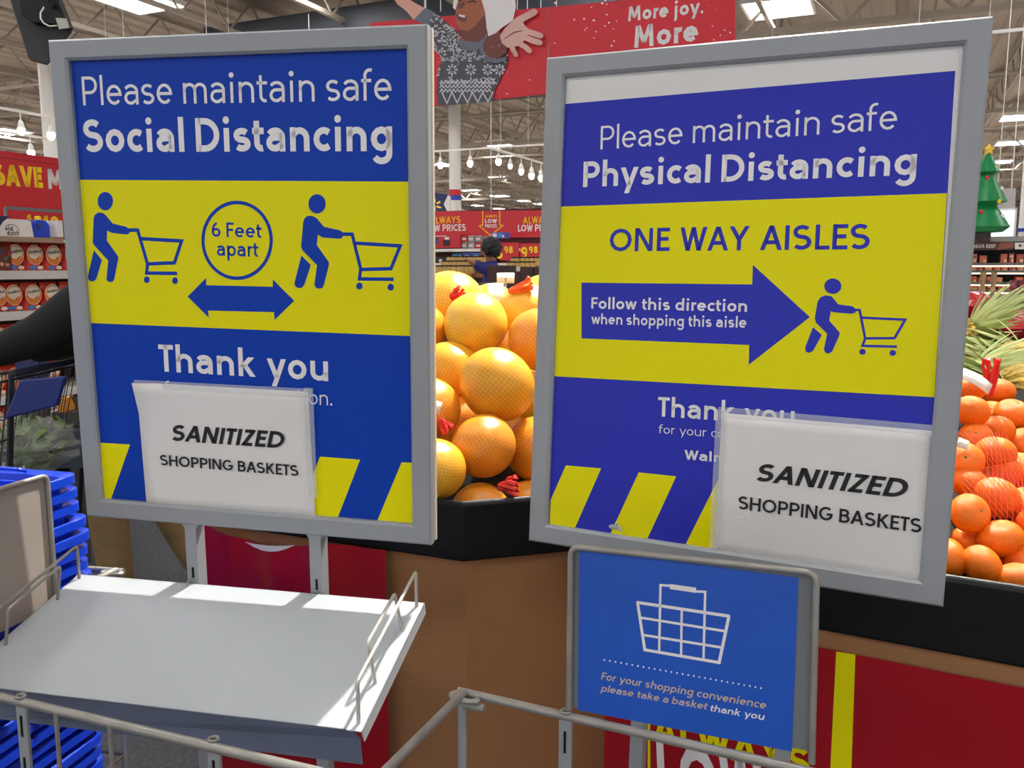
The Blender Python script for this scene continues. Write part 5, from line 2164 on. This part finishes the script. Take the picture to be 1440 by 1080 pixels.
LA = (at(600, 213.5, 17.5), BX)
LB = (at(704, 212, 15), AX)
LC = (at(-20, 148, 11), AX)
track_rail(LA, 16, 'white spotlight rail across the gap between the two signs')
track_rail(LB, 16, 'white spotlight rail running away to the right sign edge, in the gap')
track_rail(LC, 9, 'white spotlight rail at the upper left above the red save banner')
for px, lb, lit, s in ((619, 'leftmost bright track spotlight in the gap, left of the white column', True, .9), (661, 'bright track spotlight just right of the white column', True, .9), (701, 'bright track spotlight below the largest gap ceiling panel', True, .9)):
    rail_head(LA, px, lb, lit, s)
for px, lb, s in ((717.5, 'small track spotlight right of the three bright ones', .7), (733, 'fifth track spotlight from the left in the gap', .85), (747.5, 'track spotlight nearest the right sign, on the receding rail', .95), (761, 'track spotlight cut by the left edge of the right sign', .95)):
    rail_head(LB, px, lb, False, s)
for px, lb, lit, s in ((28, 'white track spotlight at the far left above the save banner', False, .8), (70, 'glaring track spotlight beside the left sign frame, above the save banner', True, .8)):
    rail_head(LC, px, lb, lit, s)
LD = (at(-30, 180, 12), AX)
track_rail(LD, 9, 'lower white spotlight rail at the upper left, just over the save banner')
rail_head(LD, 42, 'bright track spotlight just over the top edge of the save banner', True, .8)
track_rail((at(1390, 46, 9), BX * 1.0), 9, 'white spotlight rail at the upper right corner of the right sign')

m = MB()
q = shop(15, -9, 6.1)
m.box(q, (9, 1.1, .8), mat('duct_dark', (52, 56, 66), .6), Matrix.Rotation(YAW, 3, 'Z'))
q = shop(21, -9, 6.25)
m.box(q, (11, .9, .6), mat('duct_dark', (52, 56, 66), .6), Matrix.Rotation(YAW, 3, 'Z'))
struct(m.build('trim_90'))

# ------------------------------------------------------------------ centre background: low prices wall
LW = Frame(at(680, 340, 14), YAW)
t = thing('low_prices_header', 'long red header board with repeated ALWAYS LOW PRICES lettering', 'header sign', at(680, 340, 14), YAW)
m = MB()
m.prism([LW.loc(*p) for p in ((560, 297.8), (820, 295), (820, 333.5), (560, 334.5))], 0, .04, RED, axis='y')
m.build('board', t)
P = Print(LW, -.004, .003)
HY = mat('header_yellow', (250, 190, 30), .5)
for dx in (1.5, 131.5):
    P.text('ALWAYS', (604 + dx, 314.8), (646.5 + dx, 313.6), (604 + dx, 305.2), .2, HY, 1, 7)
    P.text('LOW PRICES', (597 + dx, 325.6), (653.8 + dx, 324.6), (597 + dx, 316), .2, PWHITE, 1, 7)
for ln in ([(679, 296.5), (679, 316.6), (674.2, 317.6), (689.8, 331)], [(702.8, 296), (702.8, 316.2), (707.2, 317.2), (690, 331)]):
    P.line(ln, 1.7, HY, 1)
P.text('ALWAYS', (682.5, 306), (699, 305.8), (682.5, 302.4), .2, HY, 1, 5)
P.text('LOW', (682, 313.8), (699, 313.6), (682, 308), .22, PWHITE, 1, 6)
P.text('PRICES', (682, 320.2), (699, 320), (682, 315.4), .2, PWHITE, 1, 5)
P.build('lettering', t)
m = MB()
for px in (600, 690, 780):
    q = LW.loc(px, 297)
    m.tube([(q[0], .02, q[1]), (q[0], .02, 6.3 - LW.o.z)], .006, WHITE_P, 5)
m.build('hanging_wire', t)
# shelving below it
CW = Frame(at(680, 360, 13.6), YAW)
zf = -CW.o.z
t = thing('gondola_shelf', 'long white shelving below the low prices header', 'shelving', CW.o, YAW)
m = MB()
m.box((0, .5, (zf + .75) / 2 + .0), (5.5, .04, .75 - zf), mat('dark_backing', (96, 40, 44), .7))
m.build('back_panel', t)
for py in (351.5, 372, 392):
    z = CW.loc(680, py)[1]
    m = MB()
    m.box((0, .25, z), (5.5, .5, .045), WS)
    m.build('shelf_board', t)
for z in (zf + .1, zf + .45):
    m = MB()
    m.box((0, .25, z), (5.5, .5, .045), WS)
    m.build('shelf_board', t)


def cbox(px0, py0, px1, py1, mm, label, cat='carton', fr=CW, y=.0, d=.3, name='carton', group=None, deco=None):
    a, b = fr.loc(px0, py1, y), fr.loc(px1, py0, y)
    t = thing(name, label, cat, matrix=fr.mat() @ Matrix.Translation(((a[0] + b[0]) / 2, y, a[1])), group=group)
    w, h = b[0] - a[0], b[1] - a[1]
    m = MB()
    m.box((0, d / 2, h / 2), (w, d, h), mm)
    m.build('box', t, bevel=min(w, h) * .04)
    if deco:
        m = MB()
        for x0, z0, x1, z1, mm2 in deco:
            m.box(((x0 + x1) * w / 2 - w / 2, -.002, (z0 + z1) * h / 2), ((x1 - x0) * w, .004, (z1 - z0) * h), mm2)
        m.build('print', t)
    return t


GREYP = mat('pack_grey', (150, 142, 140), .5, noise=(30, .3))
PBLUE = mat('pack_blue', (40, 76, 150), .4, noise=(20, .3))
PRED = mat('pack_red', (190, 28, 40), .4)
PDARK = mat('pack_dark', (46, 30, 34), .6)
PWH = mat('pack_white', (222, 218, 214), .5)
cbox(600, 329, 647, 349.2, PRED, 'red toy carton beside the left sign, under the low prices header', deco=[(.15, .3, .35, .75, PBLUE), (.5, .15, .7, .6, PDARK), (.55, .6, .68, .8, PWH), (.05, .85, .6, .9, PWH)])
for i in range(3):
    for j in range(2):
        cbox(648 + i * 10, 331 + j * 9.5, 657 + i * 10, 340 + j * 9.5, GREYP if (i + j) % 3 else PRED, '%s grey pack from the left, %s row beside the red toy carton' % (ORD[i + 1], ['upper', 'lower'][j]), group='grey packs on the shelf', y=.06, deco=[(.2, .3, .8, .6, PWH)])
for i, (a, b, mm, nm) in enumerate(((644, 650, mat('pack_teal', (22, 70, 110), .4), 'dark teal'), (650.5, 663, PBLUE, 'speckled blue'), (664, 676, mat('pack_sky', (58, 100, 170), .4), 'lighter blue'))):
    cbox(a, 355, b, 371, mm, '%s carton on the middle shelf left of the worker' % nm, y=.05, deco=[(.2, .2, .8, .5, PBLUE), (.3, .6, .7, .75, PWH)])
cbox(636, 357, 643, 361, mat('pack_cyan', (40, 130, 190), .4), 'small cyan carton on the shelf end, left of the teal one', y=.04)
cbox(607, 361.5, 634, 371, PDARK, 'dark carton with small emblem under the red toy carton', y=.04, deco=[(.4, .2, .55, .7, PWH)])
cbox(676, 342, 689, 359, PRED, 'plain red price block left of the worker\'s face', 'price sign', y=-.05, d=.03)
cbox(691, 326.5, 710, 335, mat('pack_purple', (70, 96, 190), .4), 'blue and white pack under the tip of the header arrow', y=-.06, d=.2, deco=[(.1, .2, .4, .8, PWH), (.55, .3, .8, .7, mat('pack_turq', (60, 170, 190), .4)), (.8, .1, .95, .5, PWH)])
for k, (x0, x1, s, lb) in enumerate(((703.5, 729.5, '698', 'red price sign ending in 98, right of the worker\'s hair'), (731.5, 760, '998', 'red price sign reading 9 98 next to the right sign edge'))):
    t = thing('price_sign', lb, 'price sign', CW.o, YAW, 'red shelf price signs')
    fr = Frame(at(715, 355, 12.8), YAW)
    t.location = fr.o
    m = MB()
    m.prism([fr.loc(*p) for p in ((x0, 341.5 + k), (x1, 341 + k), (x1, 367), (x0, 366))], 0, .02, RED, axis='y')
    m.build('board', t)
    P = Print(fr, -.003, .002)
    a = x0 + (-6 if k == 0 else 1)
    P.text(s[0], (a, 364), (a + 9.5, 364), (a, 347), .2, YGOLD, 1, 8)
    P.text(s[1:], (a + 11.5, 356.5), (a + 24, 356), (a + 11.5, 346.5), .2, YGOLD, 1, 8)
    P.build('figures', t)
    m = MB()
    q = fr.loc((x0 + x1) / 2, 366)
    m.tube([(q[0], .01, q[1] + .05), (q[0], .01, -fr.o.z)], .01, GREY_METAL, 6)
    m.build('stem', t)

# tables with trays of small jars
JAR = mat('jar_amber', (206, 170, 96), .3, noise=(20, .3))
LIDW = mat('jar_lid', (60, 46, 36), .5)


def jar_table(px0, px1, py, Y, nx, ny, label, lbl_jar):
    a, b = at(px0, py, Y), at(px1, py, Y)
    c = (a + b) / 2
    w = (b - a).length
    tb = thing('display_table', label, 'display table', (c.x, c.y, 0), YAW)
    m = MB()
    m.box((0, .25, c.z - .03), (w * 1.05, .62, .05), CARD)
    m.build('table_top', tb)
    m = MB()
    m.box((0, .25, (c.z - .05) / 2), (w * .9, .5, c.z - .06), mat('dark_base', (58, 46, 42), .7))
    m.build('base', tb)
    j0 = None
    k = 0
    for r_ in range(ny):
        for i in range(nx):
            p = V((c.x, c.y, c.z - .005)) + BX * (-w / 2 + w * (i + .5) / nx) + AX * (.05 + .16 * r_) + UP * (.06 * r_)
            lb = lbl_jar
            if j0 is None:
                j0 = thing('jar', lb, 'jar', p, 0, lbl_jar.split(' on ')[1])
                m = MB()
                m.lathe([(.034, 0), (.038, .01), (.038, .07), (.03, .085)], (0, 0, 0), JAR, 10)
                m.build('glass', j0, smooth=True)
                m = MB()
                m.lathe([(.033, .084), (.033, .105), (.0, .106)], (0, 0, 0), LIDW, 10)
                m.build('lid', j0)
            else:
                dup(j0, lb, loc=p)
    if ny > 1:
        m = MB()
        for r_ in range(1, ny):
            m.box((0, .05 + .16 * r_, c.z - .005 + .03 * r_ - .004), (w, .15, .06 * r_), CARD)
        m.build('step', tb)


jar_table(606, 668, 384, 10.8, 9, 3, 'stepped display table of amber jars beside the left sign', 'small amber jar with dark lid on the table left of the worker')
jar_table(708, 752, 378, 11.4, 6, 2, 'display table of amber jars right of the worker', 'small amber jar with dark lid on the table right of the worker')
# brown open cartons in front
BR = mat('brown_tray', (74, 50, 46), .7)
for (x0, x1, ya, lb) in ((685, 702.5, 373, 'tall end of a brown carton in front of the worker'), (703, 731, 381.5, 'low brown carton between its taller neighbours, behind the pomelos'), (731.5, 749.5, 375, 'tall brown carton right of the low one, behind the pomelos'), (750.5, 768, 375.5, 'brown carton at the right sign edge behind the pomelos')):
    fr = Frame(at(720, 390, 8.2), YAW)
    cbox(x0, ya, x1, 398, BR, lb, fr=fr, d=.4, name='open_carton', group='brown cartons behind the pomelos')
fr = Frame(at(720, 390, 8.2), YAW)
a = fr.loc(640, 398)
m = MB()
m.box((fr.loc(726, 398)[0], .22, (a[1] - fr.o.z) / 2), (1.05, .5, a[1] + fr.o.z - .004), BR)
o = m.build('display_table')
o.matrix_world = fr.mat()
tag(o, 'brown table under the row of brown cartons', 'display table')
cbox(726, 375.5, 731, 381.5, PWH, 'small white card standing on the low brown carton', 'card', fr=fr, y=.02, d=.01, name='price_card')

# the worker
Yw = 10.4
X = lambda px, py, dy=0: at(px, py, Yw + dy)
W0 = X(692, 378)
gx = lambda dx, dy, z: V((W0.x + dx, W0.y + dy, z))
J2 = dict(pelvis=gx(.02, 0, .98), chest=gx(.01, 0, 1.36), neck=gx(-.01, 0, 1.58), head=gx(-.03, 0, 1.72), crown=gx(-.02, 0, 1.81),
          hipL=gx(.02, -.09, .93), kneeL=gx(-.03, -.09, .5), ankL=gx(.0, -.09, .09), toeL=gx(-.14, -.09, .04), hipR=gx(.02, .09, .93), kneeR=gx(.06, .09, .5), ankR=gx(.1, .09, .09), toeR=gx(-.04, .09, .04),
          shL=gx(.0, -.17, 1.51), elL=gx(-.13, -.2, 1.50), wrL=gx(-.22, -.24, 1.57), haL=gx(-.26, -.25, 1.59), shR=gx(.0, .17, 1.51), elR=gx(.14, .2, 1.25), wrR=gx(.04, .2, 1.05), haR=gx(.0, .2, .99))
pw = person('worker with curly black hair in a navy vest among shelves, facing left', J2, SKIN2,
            [('trousers', ['pelvis', 'hipL', 'kneeL', 'ankL', 'hipR', 'kneeR', 'ankR'], [.13, .1, .078, .06, .1, .078, .06], [(0, 1), (1, 2), (2, 3), (0, 4), (4, 5), (5, 6)], PDARK),
             ('vest', ['chest', 'pelvis', 'neck', 'shL', 'elL', 'shR', 'elR', 'wrL', 'wrR'], [.175, .16, .08, .1, .075, .1, .075, .05, .05], [(0, 1), (0, 2), (0, 3), (3, 4), (0, 5), (5, 6), (4, 7), (6, 8)], mat('vest_navy', (26, 30, 110), .7))],
            (-1, -.15, 0), .125, True)
m = MB()
for k in range(6):
    m.ball(gx(-.035 + .012 * k, -.185, 1.47 - .028 * k), (.032, .012, .02), YGOLD, 10, 6, Matrix.Rotation(.5, 3, 'Y'))
wbuild(m, 'yellow_emblem', pw, smooth=True)

# ------------------------------------------------------------------ right background: meat case, inflatable tree
MC = Frame(at(1400, 380, 10), YAW)
zf = -MC.o.z
t = thing('meat_case', 'open dark refrigerated meat case along the back at the right edge', 'refrigerated case', MC.o, YAW)
DK = mat('case_dark', (30, 26, 26), .6)
m = MB()
m.box((.3, .75, (zf + .3) / 2), (4.0, .06, .3 - zf + .1), DK)
zt = MC.loc(1400, 340)[1]
m.box((.3, .4, zt + .03), (4.0, .8, .06), mat('case_grey', (150, 146, 142), .5))
m.box((.3, .4, zf + .16), (4.0, .8, .3), mat('case_grey', (150, 146, 142), .5))
m.build('cabinet', t)
m = MB()
a, b = MC.loc(1340, 352), MC.loc(1425, 340.5)
m.box(((a[0] + b[0]) / 2, -.01, (a[1] + b[1]) / 2), (b[0] - a[0], .04, b[1] - a[1]), mat('case_brown', (84, 54, 44), .5))
m.build('header', t)
P = Print(MC, -.036, .002)
P.text('ANGUS BEEF', (1362, 349), (1400, 348.8), (1362, 343.8), .24, mat('sign_cream', (226, 214, 204), .5), 1, 5)
P.px([(1401, 352), (1407, 341), (1426, 341), (1426, 348)], mat('meat_print', (140, 78, 58), .5), 1)
P.px([(1427, 341), (1442, 341), (1442, 350.5), (1427, 350.5)], PWH, 1)
P.disc((1434.5, 345.5), 2.2, 2, mat('meat_dot', (120, 40, 44), .5), 2, 8)
P.build('header_print', t)
sh_y = [370, 380.5, 397, 408, 418]
for py in sh_y:
    z = MC.loc(1400, py)[1]
    m = MB()
    m.box((.3, .38, z - .012), (4.0, .7, .02), mat('case_shelf', (120, 116, 114), .4, .3))
    m.box((.3, .02, z - .012), (4.0, .01, .03), mat('price_strip', (110, 104, 98), .5))
    m.build('shelf_board', t)
    m = MB()
    m.box((.3, .07, z - .034), (4.0, .03, .015), mat('case_lamp', (255, 226, 190), .5, emit=3))
    m.build('lamp_strip', t)
PK = [mat('meat_pack_%d' % i, c, .3) for i, c in enumerate(((206, 96, 64), (232, 152, 96), (240, 190, 136), (176, 70, 60), (216, 122, 90)))]
packs = []
rs = random.Random(11)
tops = [355, 374, 388, 400, 411]
for r_, py in enumerate(sh_y):
    x = 1352
    k = 0
    while x < 1445:
        w = rs.uniform(8, 12)
        h = (py - tops[r_]) * rs.uniform(.7, .97)
        if rs.random() < .82:
            k += 1
            c = cbox(x, py - h, x + w, py, PK[rs.randrange(5)], '%s meat pack from the left on the %s shelf of the meat case' % (ORD[k], ['top', 'second', 'third', 'fourth', 'bottom'][r_]), 'meat pack', MC, y=.06, d=.22, name='meat_pack', group='meat packs in the case', deco=[(.5, .1, .95, .45, PK[2]), (.1, .55, .9, .8, PK[rs.randrange(5)])])
        x += w + rs.uniform(1, 4)
for px, lb in ((1383, 'left slim tan post in front of the meat case'), (1398, 'right slim tan post in front of the meat case')):
    a = at(px, 384, 9.6)
    m = MB()
    m.box((a.x, a.y, a.z / 2), (.035, .035, a.z), mat('tan_post', (160, 128, 92), .6))
    m.box((a.x, a.y, a.z - .04), (.06, .02, .09), mat('tan_post', (160, 128, 92), .6))
    tag(m.build('stanchion'), lb, 'post')
# grey bunker and stacked maroon boxes in front
g = at(1415, 428, 6.2)
t = thing('freezer_bunker', 'grey chest freezer between the red fruit bags and the meat case', 'freezer', (g.x, g.y, 0), YAW)
m = MB()
m.box((.35, .5, g.z / 2), (1.6, .9, g.z), mat('bunker_grey', (120, 116, 112), .5, noise=(9, .1)))
m.build('body', t, bevel=.02)
m = MB()
m.box((.35, .5, g.z + .02), (1.64, .94, .05), mat('bunker_rim', (66, 64, 64), .5))
m.build('rim', t, bevel=.01)
for k, (x0, x1) in enumerate(((1421.5, 1431.5), (1432, 1443))):
    for j in range(2):
        fr = Frame(at(1430, 424, 6.5), YAW)
        cbox(x0, 394 + j * 15, x1, 408.7 + j * 15.3, mat('maroon_box', (128, 36, 52), .5, noise=(20, .2)), '%s maroon box of the %s stack on the chest freezer' % (['upper', 'lower'][j], ['left', 'right'][k]), 'box', fr, d=.1, name='stacked_box', group='maroon boxes on the freezer', deco=[(.2, .25, .8, .6, mat('maroon_light', (164, 84, 96), .5))])

TY = 9.5
tc = at(1381, 340, TY)
t = thing('inflatable_tree', 'green inflatable holiday tree with a yellow star, beside the right sign', 'inflatable tree', tc)
sc = TY / 1200
GRN = mat('inflatable_green', (22, 134, 74), .35)
m = MB()
prof = []
for (r0, y0), (r1, y1) in zip([(3, 222), (17, 246), (9, 250), (28, 286), (15, 291), (33, 320), (24, 327), (8, 328)], [(17, 246), (9, 250), (28, 286), (15, 291), (33, 320), (24, 327), (8, 328), (0.1, 328)]):
    for i in range(5):
        u = i / 5
        prof.append(((r0 + (r1 - r0) * u) * sc, (340 - (y0 + (y1 - y0) * u)) * sc))
m.lathe(prof, (0, 0, 0), GRN, 28)
m.build('body', t, smooth=True)
m = MB()
m.lathe([(13 * sc, 0), (12.5 * sc, 14 * sc)], (-.02, 0, 0), mat('inflatable_brown', (52, 38, 34), .5), 18)
m.build('trunk', t, smooth=True)
m = MB()
st5 = [((8.5 if i % 2 == 0 else 4) * sc * math.cos(PI / 2 + PI * i / 5), (340 - 216) * sc + (8.5 if i % 2 == 0 else 4) * sc * math.sin(PI / 2 + PI * i / 5)) for i in range(10)]
m.prism(st5, -.02, .02, mat('star_yellow', (240, 200, 70), .4), axis='y')
m.build('star', t, bevel=.006)
for x, y, mm in ((4, 241, YGOLD), (-5, 254, RED), (14, 269, WHITE_P), (5, 287, YGOLD), (14, 306, WHITE_P), (-14, 300, RED)):
    rr0 = {241: 11, 254: 11, 269: 19, 287: 26, 306: 24, 300: 22}[y] * sc
    x_ = x * sc
    m = MB()
    m.ball((x_, -math.sqrt(max(0, rr0 * rr0 - x_ * x_)) - .008, (340 - y) * sc), (3 * sc, 1.5 * sc, 3 * sc), mm, 12, 8)
    m.build('ornament', t, smooth=True)
fr = Frame(at(1410, 320, 11.5), YAW)
t = thing('lit_panel', 'glowing white backlit panel behind the inflatable tree', 'backlit panel', fr.o, YAW)
m = MB()
a, b = fr.loc(1392, 341), fr.loc(1427, 296)
m.box(((a[0] + b[0]) / 2, 0, (a[1] + b[1]) / 2), (b[0] - a[0], .02, b[1] - a[1]), mat('backlit_white', (236, 242, 255), .5, emit=1.0))
m.build('panel', t)
m = MB()
m.box(((a[0] + b[0]) / 2, .03, (a[1] + b[1]) / 2), (b[0] - a[0] + .06, .04, b[1] - a[1] + .06), PWH)
m.box(((a[0] + b[0]) / 2, .03, (a[1] - fr.o.z) / 2), (.06, .04, a[1] + fr.o.z), PWH)
m.build('frame', t)
fr = Frame(at(1415, 285, 13), YAW)
t = thing('ceiling_sign', 'pale grey hanging board behind the top of the inflatable tree', 'sign', fr.o, YAW)
m = MB()
a, b = fr.loc(1394, 300), fr.loc(1429, 265)
m.box(((a[0] + b[0]) / 2, 0, (a[1] + b[1]) / 2), (b[0] - a[0], .03, b[1] - a[1]), mat('pale_board', (176, 174, 172), .6))
m.build('board', t)
m = MB()
for s in (.2, .8):
    x = a[0] + (b[0] - a[0]) * s
    m.tube([(x, 0, b[1]), (x, 0, 6.3 - fr.o.z)], .006, WHITE_P, 5)
m.build('hanging_wire', t)
